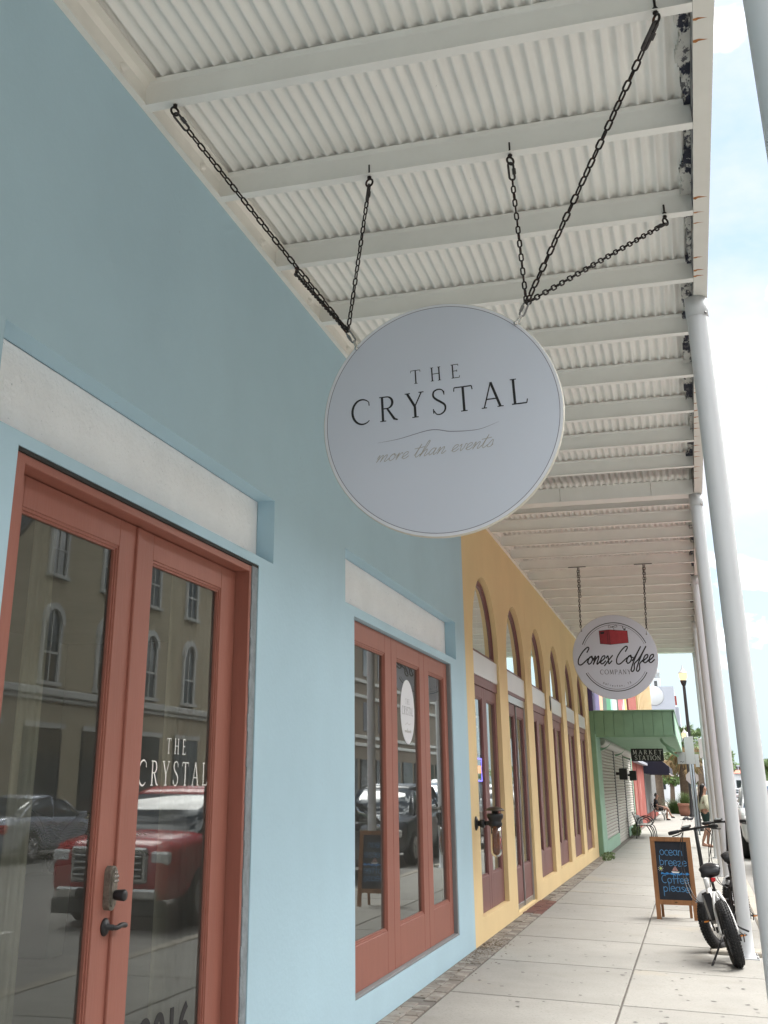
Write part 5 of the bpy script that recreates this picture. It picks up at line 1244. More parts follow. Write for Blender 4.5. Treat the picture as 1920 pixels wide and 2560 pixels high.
for k in range(9):
    y = 46.2 + (k - 5) * 3.9
    archwin(opp, y, 4.85, 7.35); archwin(opp, y, 8.55, 10.9)
    MB().bbox(15.9, 16.05, y - 1.2, y + 1.2, .6, 3.3, .02).build('shop_window', m_pane_d, opp); MB().bbox(15.84, 15.899, y - 1.3, y + 1.3, 3.32, 3.5, .01).build('shop_lintel', m_trim, opp)
op2 = thing('brown_building', 'dark brown building with pale bands across the street, mirrored in the three paned window', 'building', (16, 80, 0))
MB().box(16, 24, 61, 118, -.2, 12).build('wall', m_brickfac, op2)
for z in (3.9, 4.4, 7.0, 8.0, 11.5): MB().bbox(15.85, 16, 61, 118, z, z + .22, .03).build('band', m_trim, op2)
for k in range(14):
    y = 63 + k * 3.9
    for z in (4.9, 8.5): MB().bbox(15.96, 16.05, y, y + 1.2, z, z + 1.9, .02).build('window', m_pane_d, op2)
    MB().bbox(15.9, 16.05, y - .8, y + 2.2, .5, 3.1, .02).build('shop_window', m_pane_d, op2)
op3 = thing('grey_brown_building', 'plain grey brown building across the street opposite the nearest door', 'building', (16, 0, 0))
MB().box(16, 24, -30, 23.8, -.2, 14).build('wall', mat('taupe_render', (.13, .115, .09), .9, var=.1), op3)
for k in range(12):
    y = -26 + k * 4.1
    for z in (1, 5.0, 9): MB().bbox(15.95, 16.05, y, y + 1.3, z, z + 2.1, .02).build('window', m_pane_d, op3)

# ================================================================== vehicles
def loft(mb, st, smooth=True):
    """st: list of (x, [(y, z) ...]) half rings, mirrored"""
    rings = []
    for x, hr in st: rings.append([(x, y, z) for y, z in hr] + [(x, -y, z) for y, z in hr[::-1] if y > 1e-4])
    n = len(rings[0]); vs = [p for r in rings for p in r]
    fs = [(i * n + k, i * n + (k + 1) % n, (i + 1) * n + (k + 1) % n, (i + 1) * n + k) for i in range(len(rings) - 1) for k in range(n)] + [tuple(range(n))[::-1], tuple((len(rings) - 1) * n + k for k in range(n))]
    mb.add(vs, fs, smooth); return mb
def vehicle(kind_, paint, label, loc, rz, glassm=None, group='parked cars along the street'):
    glassm = glassm or m_carglass
    t = thing({'pickup': 'pickup_truck', 'sedan': 'parked_car', 'suv': 'parked_car'}[kind_], label, {'pickup': 'pickup truck', 'sedan': 'car', 'suv': 'car'}[kind_], (0, 0, 0), group)
    if kind_ == 'sedan':
        Lb = [(0, .66, .60), (.12, .80, .70), (.6, .88, .82), (1.25, .90, .92), (1.7, .91, .96), (3.5, .91, 1.00), (4.25, .88, .99), (4.65, .84, .94), (4.8, .74, .75)]
        zb, WX, RWh = .24, (.95, 3.75), .33
        cab = [(1.25, .82, .93, .60), (1.95, .78, 1.34, .62), (2.6, .77, 1.44, .60), (3.3, .77, 1.38, .60), (4.15, .80, 1.00, .62)]
    elif kind_ == 'suv':
        Lb = [(0, .72, .70), (.12, .86, .88), (.6, .92, 1.02), (1.2, .94, 1.08), (1.7, .95, 1.10), (4.4, .94, 1.12), (4.7, .90, 1.08), (4.8, .84, .9)]
        zb, WX, RWh = .30, (.95, 3.85), .38
        cab = [(1.25, .86, 1.08, .7), (1.85, .82, 1.64, .66), (2.8, .82, 1.76, .66), (4.1, .82, 1.72, .66), (4.68, .84, 1.12, .7)]
    else:
        Lb = [(0, .86, 1.0), (.10, .95, 1.14), (.5, .99, 1.20), (1.3, 1.0, 1.25), (1.7, 1.0, 1.26), (3.7, 1.0, 1.27), (3.75, 1.0, 1.30), (5.6, 1.0, 1.32), (5.7, .97, 1.28)]
        zb, WX, RWh = .42, (1.05, 4.55), .41
        cab = [(1.35, .90, 1.24, .75), (2.0, .86, 1.78, .70), (2.6, .86, 1.90, .70), (3.55, .86, 1.88, .70), (3.72, .88, 1.25, .75)]
    st = [(x, [(0, zb), (w * .93, zb), (w, zb + .14), (w * 1.01, (zb + z) / 2 + .05), (w, z - .14), (w * .94, z - .02), (w * .6, z + .02), (0, z + .035)]) for x, w, z in Lb]
    body = loft(MB(), st).build('body', paint, t)
    zc = cab[0][2]
    st = [(x, [(0, zc - .1), (w, min(z, zc) - .05), (w * (1 - .06 * (z > zc + .1)), zc + (z - zc) * .5), (tw * 1.06, z - .03 * (z > zc + .1)), (tw * .8, z + .008), (0, z + .012)]) for x, w, z, tw in cab]
    loft(MB(), st).build('windows', glassm, t)
    rf = MB(); s2 = [(x + (.06 if i == 0 else -.0), tw, z) for i, (x, w, z, tw) in enumerate(cab[1:-1])]
    loft(rf, [(x, [(0, z - .02), (tw * 1.05, z - .035), (tw * 1.09, z - .015), (tw * .8, z + .026), (0, z + .034)]) for x, tw, z in s2]).build('roof', paint, t)
    # pillars
    pm = MB()
    for s in (-1, 1):
        for i in range(len(cab) - 1):
            (x0, w0, z0, t0), (x1, w1, z1, t1) = cab[i], cab[i + 1]
            if i in (0, len(cab) - 2): pm.tube([(x0, s * (w0 if i == 0 else t0 * 1.06), z0 - .02), (x1, s * (t1 * 1.06 if i == 0 else w1), z1 - .02)], .032, 6)
        xm, wm, zm, tm = cab[2]; pm.tube([(xm, s * wm * 1.0, zc - .04), (xm, s * tm * 1.09, zm - .03)], .028, 6)
    kind(pm.build('pillars', paint, t), 'stuff')
    for x in WX:
        for s in (-1, 1):
            yb_ = .80 if kind_ != 'pickup' else .86
            MB().lathe([(0, 0), (RWh + .07, 0), (RWh + .07, .17), (0, .17)], (x, s * (yb_ + (.115 if s > 0 else -.115)) - s * .17 * (s > 0), RWh + .015), 28, Matrix.Rotation(-PI / 2, 3, 'X')).build('wheel_arch', m_rubber, t) if False else None
            ar = MB(); ar.add([(x + (RWh + .06) * math.cos(2 * PI * k / 28), s * (yb_ + .112 if kind_ != 'sedan' else yb_ + .118), max(zb - .02, RWh + (RWh + .06) * math.sin(2 * PI * k / 28))) for k in range(28)], [tuple(range(28))]); ar.build('wheel_arch', m_rubber, t, fix=False)
            w_ = MB(); w_.lathe([(.0, .0), (RWh * .60, .0), (RWh * .64, -.01), (RWh * .9, -.012), (RWh, .02), (RWh, .19), (RWh * .9, .22), (0, .22)], (x, s * (yb_ + .155), RWh), 30, Matrix.Rotation(PI / 2 * s, 3, 'X')); wo_ = w_.build('tyre', m_rubber, t)
            rm = MB()
            for k in range(5):
                a = 2 * PI * k / 5; d_ = Vector((math.cos(a), 0, math.sin(a))); c_ = Vector((x, s * (yb_ + .158), RWh)); rm.tube([c_ + d_ * .04, c_ + d_ * RWh * .60], [.045, .03], 6)
            rm.lathe([(RWh * .56, -.012), (RWh * .64, -.014), (RWh * .66, 0)], (x, s * (yb_ + .153), RWh), 30, Matrix.Rotation(PI / 2 * s, 3, 'X')); rm.build('rim', m_alloy, wo_)
    fw = Lb[1][1]; fz = Lb[1][2]
    for s in (-1, 1):
        MB().bbox(-.005, .22, s * (fw - .16) - .15, s * (fw - .16) + .15, fz - .26, fz - .09, .03).build('headlight', m_lamp, t)
        xe = Lb[-1][0]; we = Lb[-1][1]; MB().bbox(xe - .16, xe + .012, s * (we - .04) - .13, s * (we - .04) + .13, Lb[-2][2] - .30, Lb[-2][2] - .10, .03).build('tail_light', m_redlens, t)
        mr = MB(); mr.bbox(cab[0][0] + .25, cab[0][0] + .40, s * (cab[0][1] + .17) - .09, s * (cab[0][1] + .17) + .09, zc - .01, zc + .15, .03).tube([(cab[0][0] + .34, s * cab[0][1], zc), (cab[0][0] + .34, s * (cab[0][1] + .12), zc + .03)], .02, 6); mr.build('mirror', paint if kind_ != 'suv' else m_black, t)
        MB().bbox(2.2, 2.36, s * (Lb[4][1] + .012) - .012, s * (Lb[4][1] + .012) + .012, Lb[4][2] - .20, Lb[4][2] - .17, .005).build('door_handle', m_chrome, t)
    if kind_ == 'pickup':
        MB().bbox(-.045, .03, -.62, .62, .62, 1.10, .03).build('grille_surround', m_chrome, t); MB().bbox(-.052, -.02, -.56, .56, .67, 1.03, .02).build('grille', m_black, t)
        for k in range(4): MB().bbox(-.068, -.04, -.54, .54, .71 + k * .085, .737 + k * .085, .01).build('grille_bar', m_chrome, t)
        MB().bbox(-.09, .10, -.80, .80, .42, .56, .03).build('bumper', m_chrome, t); MB().bbox(-.03, .10, -.9, .9, .20, .415, .03).build('lower_bumper', m_black, t)
    else:
        MB().bbox(-.012, .05, -.42, .42, fz - .30, fz - .12, .02).build('grille', m_black, t); MB().bbox(-.03, .10, -.70, .70, zb, zb + .12, .03).build('lower_bumper', m_black, t)
    MB().bbox(-.10 if kind_ == 'pickup' else -.036, -.085 if kind_ == 'pickup' else -.026, -.16, .16, .45, .56, .003).build('number_plate', m_white, t)
    t.location = loc; t.rotation_euler = (0, 0, rz); return t
RZ = -.155
vehicle('pickup', m_redcar, 'red pickup truck at the kerb, mirrored in the nearest door glass', (2.3, 14.0, RZ), PI / 2).scale = (.9, .9, .9)
vehicle('sedan', m_silver, 'silver sedan across the street, mirrored at the lower left of the door glass', (10.6, 27.9, RZ), -PI / 2)
vehicle('sedan', m_darkcar, 'dark sedan across the street behind the silver one, mirrored in the door glass', (13.0, 27.2, RZ), -PI / 2)
vehicle('suv', m_darkcar, 'charcoal car at the kerb, mirrored in the three paned window', (2.4, 26.4, RZ), PI / 2)
vehicle('sedan', m_darkcar, 'dark sedan at the kerb, mirrored low in the three paned window', (2.4, 20.6, RZ), PI / 2)
vehicle('pickup', m_whitecar, 'white pickup truck at the kerb seen between the two thick columns', (2.06, 32.6, RZ), PI / 2, m_blueglass)
vehicle('suv', m_whitecar, 'white car parked beyond the white pickup', (2.3, 42.5, RZ), PI / 2)
vehicle('sedan', m_silver, 'silver car parked at the kerb near the street crossing', (2.3, 52, RZ), PI / 2)
vehicle('suv', m_whitecar, 'white car in the far lane at the right edge', (7.6, 92, RZ), PI / 2)
vehicle('sedan', m_darkcar, 'dark car in the far lane behind the white one', (9.2, 112, RZ), PI / 2)
vehicle('suv', m_silver, 'silver car waiting far down the road', (7.0, 128, RZ), PI / 2)
vehicle('sedan', m_whitecar, 'white car parked on the plaza behind the sign poles', (.6, 118, -.06), 0)

# ================================================================== street furniture beyond the canopy
def lamp(x, y, h, label, r=.055):
    t = thing('street_lamp', label, 'street lamp', (x, y, -.06))
    MB().lathe([(.20, 0), (.20, .12), (.13, .2), (.12, .7), (.09, .85), (.075, 1.0), (.06, h - .55), (.058, h - .52)], (x, y, -.06), 20).build('post', m_black, t)
    MB().lathe([(.058, 0), (.10, .10), (.11, .14), (.13, .20), (.13, .24)], (x, y, h - .60), 20).build('neck', m_black, t)
    MB().lathe([(.10, 0), (.155, .10), (.165, .22), (.15, .28)], (x, y, h - .36), 20).build('globe', m_globe, t)
    MB().lathe([(.18, 0), (.17, .02), (.09, .10), (.05, .17), (.02, .24), (.012, .34), (0, .36)], (x, y, h - .08), 20).build('cap', m_plate, t)
lamp(-.03, 49, 6.06, 'tall dark street lamp with a lit globe rising behind the sign plates')
lamp(-.29, 70, 4.55, 'small second street lamp just left of the tall lamp post')
sp = thing('sign_post', 'galvanised pole carrying three blank sign backs near the tall lamp', 'sign post', (-.06, 45, zg(0)))
MB().tube([(-.10, 45, -.05), (-.10, 45, 3.5)], .035, 10).build('pole', m_pole, sp); MB().tube([(-.01, 45.15, -.05), (-.01, 45.15, 3.2)], .030, 10).build('pole', m_pole, sp)
MB().bbox(-.235, .095, 44.90, 44.93, 2.38, 3.34, .004).build('sign_plate', m_plate, sp)
MB().bbox(-.53, -.24, 44.94, 44.96, 2.38, 2.79, .004).build('sign_plate', m_plate, sp); MB().bbox(.10, .235, 44.95, 44.97, 2.28, 2.72, .004).build('sign_plate', m_plate, sp)
ik = Ink(lambda u, v, h: (u, 44.939 - h, v)); ik.stroke([(-.44, 2.45), (-.40, 2.47), (-.36, 2.44), (-.31, 2.46)], .018); ik.mb.build('maker_mark', m_ink, sp, fix=False)
so = thing('stop_sign', 'grey back of an octagonal stop sign beyond the sign post', 'sign', (-.09, 58, -.1))
MB().tube([(-.09, 58.05, -.1), (-.09, 58.05, 2.3)], .03, 8).build('pole', m_black, so)
MB().prism([(-.09 + .30 * math.cos(PI / 8 + k * PI / 4), 1.98 + .30 * math.sin(PI / 8 + k * PI / 4)) for k in range(8)], 57.98, 58.0, 1).build('plate', m_plate, so)
hs = tag(MB().bbox(.375, .56, 61.9, 61.95, 2.94, 3.9, .01).build('hanging_plate', m_plate, None, (.46, 62, 2.94)), 'grey rectangular plate high beside the farthest columns', 'sign')
MB().tube([(.50, 61.98, 2.95), (.50, 61.98, -.1)], .03, 8).v and None
pl_ = MB().tube([(.50, 61.99, 3.0), (.50, 61.99, -.12)], .035, 8).build('pole', m_pole, hs)
def bench(label, x, y, L=1.5):
    t = thing('park_bench', label, 'bench', (x, y, zg(x)), 'iron benches against the walls'); z0 = zg(x)
    for yy in (y, y + L):
        mb = MB(); A = lambda pts, r=.016: mb.tube(catmull([(x + a, yy, z0 + b) for a, b in pts], 5), r, 6)
        A([(.02, 0), (.06, .22), (.06, .40), (.0, .62), (-.06, .80)]); A([(.62, 0), (.60, .22), (.52, .38), (.30, .41), (.06, .40)])
        A([(.50, 0), (.50, .16), (.44, .30), (.36, .41)]); A([(.05, .38), (.10, .58), (.26, .66), (.46, .62), (.56, .50), (.50, .40)]); A([(.16, .42), (.18, .55), (.32, .60), (.42, .54), (.42, .44)], .012)
        mb.build('side_frame', m_bench, t)
    for k in range(6): MB().bbox(x + .08 + k * .075, x + .14 + k * .075, y - .02, y + L + .02, z0 + .405, z0 + .43, .005).build('slat', m_benchslat, t)
    for k in range(4): MB().bbox(x + .035 - k * .028, x + .055 - k * .028, y - .02, y + L + .02, z0 + .50 + k * .085, z0 + .56 + k * .085, .005).build('slat', m_benchslat, t)
    return t
bench('iron bench with pale slats standing before the last roller shutter', -2.02, 40.3)
bench('iron bench on which the man in black sits', -2.13, 61.2)
bgm = MB()
for s_ in ((-1.95, 41.0, .52, .14, .30), (-1.86, 41.3, .50, .12, .24), (-1.95, 41.55, .50, .10, .22)):
    bgm.cbox((s_[0], s_[1], s_[2]), (.12, s_[3] * 1.6, s_[4]), Matrix.Rotation(.3, 3, 'X'))
kind(tag(bgm.build('bag', m_offwhite, None, (-1.9, 41.2, .41)), 'white and grey bundle left on the nearer bench', 'bag'), 'thing') if False else tag(bgm.build('bag', m_offwhite, None, (-1.9, 41.2, .41)), 'white and grey bundle left on the nearer bench', 'bag')

# ================================================================== plants
def leaves(mb, c, rad, n, size, rnd, shell=.55, up=0.3):
    for _ in range(n):
        while True:
            p = Vector((rnd.uniform(-1, 1), rnd.uniform(-1, 1), rnd.uniform(-1, 1)))
            if shell < p.length < 1: break
        q_ = Vector((p.x * rad[0], p.y * rad[1], p.z * rad[2])) + Vector(c)
        a = Vector((rnd.gauss(0, 1), rnd.gauss(0, 1), rnd.gauss(0, 1) + up)).normalized(); b = a.orthogonal().normalized(); s = size * rnd.uniform(.6, 1.3)
        mb.add([q_ - a * s, q_ + b * s * .45, q_ + a * s, q_ - b * s * .45], [(0, 1, 2, 3)])
def tuft(mb, c, r, n, h, rnd):
    for _ in range(n):
        a = rnd.uniform(0, 2 * PI); d = Vector((math.cos(a), math.sin(a), 0)); rr = r * rnd.random() ** .5; b = Vector(c) + d * rr * .5; hh = h * rnd.uniform(.5, 1.1); t = Vector((-d.y, d.x, 0)) * .012
        mb.add([b - t, b + t, b + d * rr * .5 + Vector((0, 0, hh * .7)) + t * .7, b + d * rr * .5 + Vector((0, 0, hh * .7)) - t * .7], [(0, 1, 2, 3)])
        mb.add([b + d * rr * .5 + Vector((0, 0, hh * .7)) - t * .7, b + d * rr * .5 + Vector((0, 0, hh * .7)) + t * .7, b + d * rr * 1.1 + Vector((0, 0, hh))], [(0, 1, 2)])
rn = random.Random(5)
def plant(name, label, cat, parts, loc):
    t = thing(name, label, cat, loc)
    for nm, mb, m in parts: mb.build(nm, m, t, fix=False)
    return t
mb = MB(); leaves(mb, (-2.12, 28.9, .05), (.16, .9, .10), 260, .035, rn, 0); tag(mb.build('weed', m_leaf2, None, (-2.12, 28.9, 0), fix=False), 'low creeping weed at the wall foot where yellow meets green', 'weed')
mb = MB(); leaves(mb, (-2.12, 43.0, .14), (.14, 1.4, .22), 420, .06, rn, 0); tag(mb.build('weed', m_leaf2, None, (-2.12, 43, 0), fix=False), 'bushy weed growing behind the nearer bench', 'weed')
pot = thing('terracotta_planter', 'large terracotta pot with feathery plant on the sidewalk end', 'planter', (-.67, 71.5, -.02))
MB().lathe([(.26, 0), (.32, .05), (.37, .30), (.38, .50), (.39, .52), (.41, .54), (.41, .68), (.37, .69), (.36, .60), (0, .60)], (-.67, 71.5, -.03), 28).build('pot', m_terracot, pot)
mb = MB(); tuft(mb, (-.67, 71.5, .55), .40, 260, .75, rn); leaves(mb, (-.35, 71.3, .52), (.20, .2, .30), 260, .05, rn, 0); mb.build('foliage', m_leaf2, pot, fix=False)
mb = MB(); tuft(mb, (-1.25, 76.5, -.1), .75, 700, .95, rn); tag(mb.build('ornamental_grass', m_leaf, None, (-1.25, 76.5, -.1), fix=False), 'clump of dark ornamental grass left of the terracotta pot', 'grass')
def fanpalm(x, y, h, label, r=1.6, nf=46, seed=1):
    rr = random.Random(seed); t = thing('palm_tree', label, 'palm tree', (x, y, -.1))
    MB().tube([(x, y, -.1), (x + .02, y, h * .5), (x - .03, y, h)], [.34, .29, .27], 14).build('trunk', m_bark, t)
    cr_ = MB(); dry = MB()
    for i in range(nf):
        az = rr.uniform(0, 2 * PI); el = rr.uniform(-.9, 1.3); L = r * rr.uniform(.55, .8); d = Vector((math.cos(az) * math.cos(el), math.sin(az) * math.cos(el), math.sin(el)))
        b = Vector((x, y, h)); tip = b + d * L; tip.z -= .2 * L; m_ = dry if el < -.45 else cr_
        m_.tube([b, (b + tip) / 2 + Vector((0, 0, .08)), tip], .018, 4)
        s = d.cross(Vector((0, 0, 1))).normalized(); u = s.cross(d)
        for k in range(13):
            a = (k - 6) / 6 * 1.25; dd = (d * math.cos(a) + s * math.sin(a)).normalized(); l2 = r * .48 * (1 - .25 * abs(a)) * rr.uniform(.8, 1.1); e = tip + dd * l2 + Vector((0, 0, -.35 * l2 * rr.uniform(.5, 1.3))); w_ = (dd.cross(u)).normalized() * .035
            mid = tip + dd * l2 * .55; m_.add([tip, mid + w_, e, mid - w_], [(0, 1, 2, 3)])
    for i in range(60):
        az = rr.uniform(0, 2 * PI); z = h - rr.uniform(0, 1.0); b = Vector((x + .28 * math.cos(az), y + .28 * math.sin(az), z)); e = b + Vector((.35 * math.cos(az), .35 * math.sin(az), -.9 * rr.uniform(.6, 1.1))); s = Vector((-math.sin(az), math.cos(az), 0)) * .07
        dry.add([b - s, b + s, e], [(0, 1, 2)])
    cr_.build('crown', m_leaf, t, fix=False); dry.build('dry_skirt', m_palmdry, t, fix=False)
fanpalm(-.62, 76, 3.9, 'thick trunked fan palm with a dry skirt behind the terracotta pot', 1.9, 60, 3)
fanpalm(-2.6, 92, 4.2, 'fan palm standing before the white building behind the awning', 1.6, 40, 4)
fanpalm(.55, 92, 4.6, 'small fan palm showing left of the farthest column', 1.3, 36, 6)
def tree(x, y, h, r, label, seed, nm='broadleaf_tree', n=2600, size=.22):
    rr = random.Random(seed); t = thing(nm, label, 'tree', (x, y, -.1))
    MB().tube([(x, y, -.1), (x + .1, y, h * .35), (x, y + .1, h * .6)], [.25, .2, .12], 8).tube([(x, y, h * .35), (x + r * .5, y, h * .62)], [.12, .05], 6).tube([(x, y, h * .4), (x - r * .45, y, h * .68)], [.12, .05], 6).build('trunk', m_bark, t)
    mb = MB()
    for i in range(11):
        a = rr.uniform(0, 2 * PI); q_ = r * rr.uniform(.1, .65); s = r * rr.uniform(.32, .55)
        leaves(mb, (x + q_ * math.cos(a), y + q_ * math.sin(a), h * .66 + rr.uniform(-.25, .3) * h), (s, s, s * .75), n // 11, size, rr, .45)
    mb.build('crown', m_leaf, t, fix=False)
tree(1.2, 104, 5.2, 1.7, 'dark round tree behind the row of slim columns', 1)
tree(.3, 122, 4.6, 1.9, 'lower tree behind the sign poles across the side street', 2)
tree(-2.2, 118, 4.4, 1.6, 'leafy tree in front of the white building at the block end', 3)
tree(3.6, 150, 5.5, 2.4, 'tree far down the kerb between the columns', 4)
tree(13.6, 168, 6.2, 2.6, 'broad dark tree at the right edge beside the red roofed building', 5, size=.3)
tree(7.6, 158, 3.9, 1.5, 'small dark tree far away between the two thick columns', 6)
tree(11.3, 200, 5.2, 2.0, 'distant tree in front of the red roofed building', 7, size=.3)
for k in range(9):
    pass
fw_ = MB(); rr = random.Random(9)
for k in range(60): leaves(fw_, (-60 + k * 4.2, 330 + rr.uniform(-20, 20), 2.5 + rr.uniform(0, 2.5)), (3.4, 3, 2.6), 60, .9, rr, .3)
kind(fw_.build('far_woodland', m_leaf, None, (0, 330, 0), fix=False), 'stuff')

# ================================================================== people and birds
def skin(name, pts, edges, radii, m, parent, sub=2, root=0):
    o = ORG[parent.name]; me = bpy.data.meshes.new(name); me.from_pydata([Vector(p) - o for p in pts], edges, []); ob = bpy.data.objects.new(name, me); link(ob, parent)
    sk = ob.modifiers.new('Skin', 'SKIN'); sk.use_smooth_shade = True
    for i, r in enumerate(radii): me.skin_vertices[0].data[i].radius = (r, r) if not isinstance(r, tuple) else r
    me.skin_vertices[0].data[root].use_root = True
    sb = ob.modifiers.new('Subsurf', 'SUBSURF'); sb.levels = sub; sb.render_levels = sub
    me.materials.append(m); return ob
def person(label, loc, rz, J, top_m, leg_m, shoe_m, hair_m, long_hair=False, bare_leg=True, sleeve=True, parts=None):
    """J: dict of joints in local coordinates (x forward)"""
    t = thing('person', label, 'person', (0, 0, 0))
    V = {k: Vector(v) for k, v in J.items()}; hd = V['head']
    names = ['pelvis', 'waist', 'chest', 'neck', 'chin', 'headc', 'headt']; pts = [V['pelvis'], V['waist'], V['chest'], V['neck'], hd + Vector((.01, 0, -.085)), hd, hd + Vector((-.01, 0, .085))]
    rad = [(.14, .11), (.12, .095), (.15, .105), .052, .062, (.080, .088), (.062, .066)]; ed = [(i, i + 1) for i in range(6)]
    def addc(start, chain, rr):
        p = start
        for v, r in zip(chain, rr): pts.append(Vector(v)); rad.append(r); ed.append((p, len(pts) - 1)); p = len(pts) - 1
        return p
    for s in 'lr':
        addc(2, [V['sh' + s], V['el' + s], V['wr' + s]], [.055, .042, .028]); w_ = len(pts) - 1; d = (V['wr' + s] - V['el' + s]).normalized(); side = d.orthogonal().normalized()
        addc(w_, [V['wr' + s] + d * .06], [(.035, .018)]); pm_ = len(pts) - 1
        addc(0, [V['hip' + s], V['kn' + s], V['an' + s]], [.085, .055, .036]); a_ = len(pts) - 1; addc(a_, [V['an' + s] + Vector((.13, 0, -.045))], [.032])
    skin('body', pts, ed, rad, m_skin, t)
    # fingers and thumbs
    for s in 'lr':
        d = (V['wr' + s] - V['el' + s]).normalized(); side = d.orthogonal().normalized(); b = V['wr' + s] + d * .085; fm = MB(); nrm = d.cross(side)
        for k, l in enumerate((.062, .072, .068, .052)):
            o_ = b + side * (k - 1.5) * .017; fm.tube([o_ - d * .02, o_ + d * l * .5 + nrm * .004, o_ + d * l * .9 + nrm * .018], [.0085, .008, .0065], 6)
        o_ = V['wr' + s] + d * .04 + side * .03; fm.tube([o_, o_ + side * .025 + d * .025, o_ + side * .030 + d * .055], [.010, .009, .007], 6); fm.build('fingers', m_skin, t)
    fc = MB(); fc.cbox(hd + Vector((.088, 0, -.012)), (.026, .022, .036), Matrix.Rotation(.35, 3, 'Y'))
    fc.build('nose', m_skin, t)
    for s in (-1, 1):
        MB().lathe([(0, -.008), (.009, 0), (0, .008)], hd + Vector((.076, s * .030, .012)), 8).build('eye', m_ink, t); MB().lathe([(0, -.028), (.012, -.01), (.015, .012), (0, .028)], hd + Vector((-.005, s * .082, -.005)), 8).build('ear', m_skin, t)
    MB().cbox(hd + Vector((.078, 0, -.052)), (.012, .042, .009)).build('mouth', m_conred2, t)
    # garments: a shirt over torso and arms, shorts or trousers over the legs
    pts = [V['waist'] + Vector((0, 0, -.06)), V['waist'], V['chest'], V['chest'] + (V['neck'] - V['chest']) * .72]; rad = [(.165, .135), (.16, .13), (.175, .135), .075]; ed = [(0, 1), (1, 2), (2, 3)]
    for s in 'lr':
        ch = [V['sh' + s], V['el' + s]] + ([V['wr' + s] - (V['wr' + s] - V['el' + s]) * .04] if sleeve else []); rr = [.078, .066] + ([.045] if sleeve else [])
        if not sleeve: ch[1] = V['sh' + s] + (V['el' + s] - V['sh' + s]) * .8
        addc(2, ch, rr)
    skin('shirt', pts, ed, rad, top_m, t)
    pts = [V['pelvis'] + Vector((0, 0, .08)), V['pelvis']]; rad = [(.15, .12), (.16, .13)]; ed = [(0, 1)]
    for s in 'lr':
        k_ = V['hip' + s] + (V['kn' + s] - V['hip' + s]) * (.62 if bare_leg else 1.0); addc(1, [V['hip' + s], k_] + ([] if bare_leg else [V['an' + s]]), [.105, .088] + ([] if bare_leg else [.06]))
    skin('shorts' if bare_leg else 'trousers', pts, ed, rad, leg_m, t)
    for s in 'lr':
        a = V['an' + s]; skin('shoe', [a + Vector((-.03, 0, -.035)), a + Vector((.07, 0, -.050)), a + Vector((.165, 0, -.060))], [(0, 1), (1, 2)], [.045, .042, .034], shoe_m, t, 1)
    hp = [hd + Vector((.035, 0, .085)), hd + Vector((-.02, 0, .090)), hd + Vector((-.06, 0, .03)), hd + Vector((-.062, 0, -.05))]; hr = [.05, .082, .078, .055]
    if long_hair: hp += [hd + Vector((-.10, .0, -.17)), hd + Vector((-.13, 0, -.32)), hd + Vector((-.14, 0, -.44))]; hr += [.06, .05, .025]
    skin('hair', hp, [(i, i + 1) for i in range(len(hp) - 1)], hr, hair_m, t)
    t.location = loc; t.rotation_euler = (0, 0, rz); return t
WOM = dict(pelvis=(0, 0, .93), waist=(0, 0, 1.08), chest=(.01, 0, 1.28), neck=(.0, 0, 1.44), head=(.03, 0, 1.60), shl=(0, .17, 1.37), ell=(-.04, .24, 1.12), wrl=(.03, .26, .88), shr=(0, -.17, 1.37), elr=(-.03, -.24, 1.12), wrr=(.12, -.20, .96),
           hipl=(0, .09, .88), knl=(.10, .09, .50), anl=(.02, .09, .09), hipr=(0, -.09, .88), knr=(-.04, -.08, .50), anr=(-.20, -.08, .12))
person('woman in a cream sweatshirt and dark shorts with long black hair, walking by the columns', (.20, 36.3, zg(.2)), math.radians(22), WOM, m_cream, m_shorts, m_skin, m_hair, True)
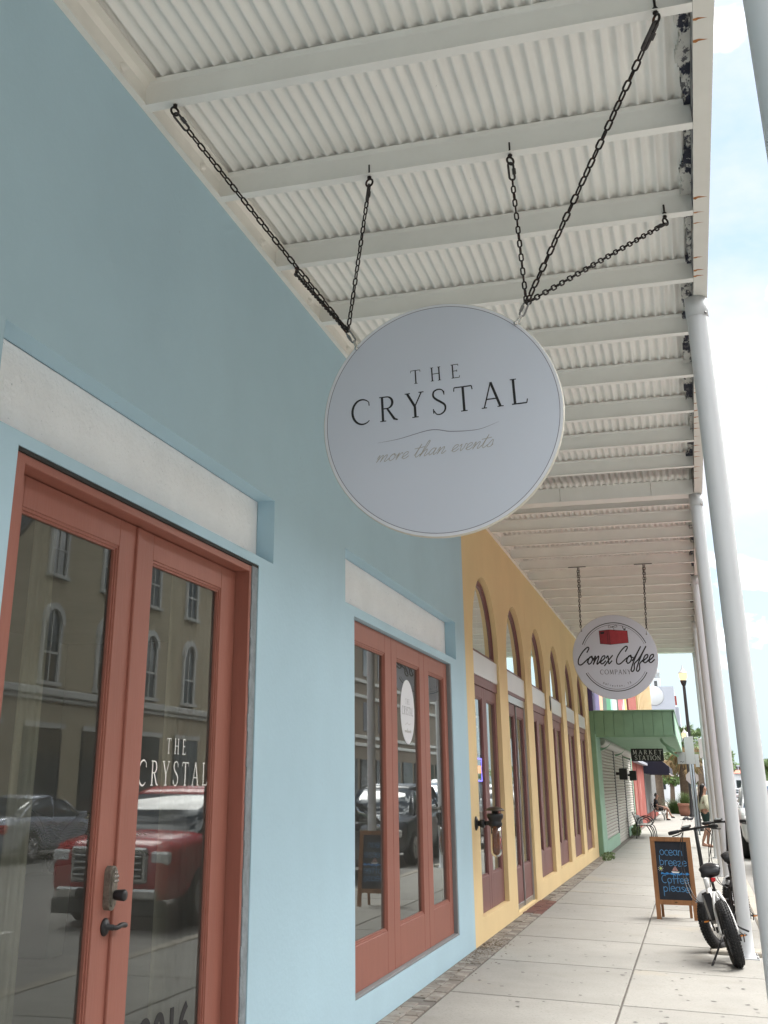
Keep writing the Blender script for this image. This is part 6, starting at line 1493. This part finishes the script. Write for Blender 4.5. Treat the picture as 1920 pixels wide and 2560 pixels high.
MAN = dict(pelvis=(.10, 0, .52), waist=(.06, 0, .66), chest=(.03, 0, .86), neck=(.05, 0, 1.02), head=(.11, 0, 1.16), shl=(.02, .18, .95), ell=(.10, .25, .70), wrl=(.34, .14, .66), shr=(.02, -.18, .95), elr=(.10, -.25, .70), wrr=(.36, -.12, .64),
           hipl=(.14, .10, .50), knl=(.56, .12, .56), anl=(.52, .12, .10), hipr=(.14, -.10, .50), knr=(.56, -.06, .62), anr=(.74, -.06, .22))
person('man in black sitting on the far bench, legs crossed, looking down at his hands', (-2.02, 61.75, -.03), 0, MAN, m_cloth, m_cloth, m_cloth, m_ghair, False, True, False)
pg = None
for i, (x, y, rz) in enumerate(((-.66, 61.2, .3), (-.50, 61.6, 2.8), (-.36, 61.1, .4), (-.10, 61.0, 1.4), (.06, 60.7, 3.0))):
    if pg is None:
        pg = thing('pigeon', 'dark pigeon on the pavement in front of the seated man, leftmost of five', 'pigeon', (0, 0, 0), 'pigeons on the pavement by the far bench')
        MB().lathe([(0, -.13), (.03, -.10), (.06, -.02), (.065, .05), (.045, .10), (.028, .125)], (0, 0, .13), 12, Matrix.Rotation(PI / 2 - .35, 3, 'Y')).build('body', m_pigeon, pg)
        MB().tube([(.10, 0, .165), (.13, 0, .21), (.14, 0, .245)], [.035, .026, .027], 8).tube([(.155, 0, .245), (.19, 0, .238)], [.01, .003], 5).build('head', m_pigeon, pg)
        MB().prism([(-.10, -.02), (-.22, -.035), (-.22, .035), (-.10, .02)], .075, .09, 2).build('tail', m_pigeon, pg)
        for s in (-1, 1): MB().tube([(.0, s * .025, .08), (.01, s * .025, 0)], .005, 5).build('leg', m_conred2, pg)
        pg.location = (x, y, -.04); pg.rotation_euler = (0, 0, rz)
    else: copy_tree(pg, (x, y, -.04), rz, ['', 'dark pigeon, second from the left in front of the seated man', 'dark pigeon, middle one of the five by the terracotta pot', 'dark pigeon just left of the sign post', 'dark pigeon, rightmost, beside the sign post foot'][i])
# haze is light here: none built
if len(bpy.data.objects) > 0: bpy.context.view_layer.update()
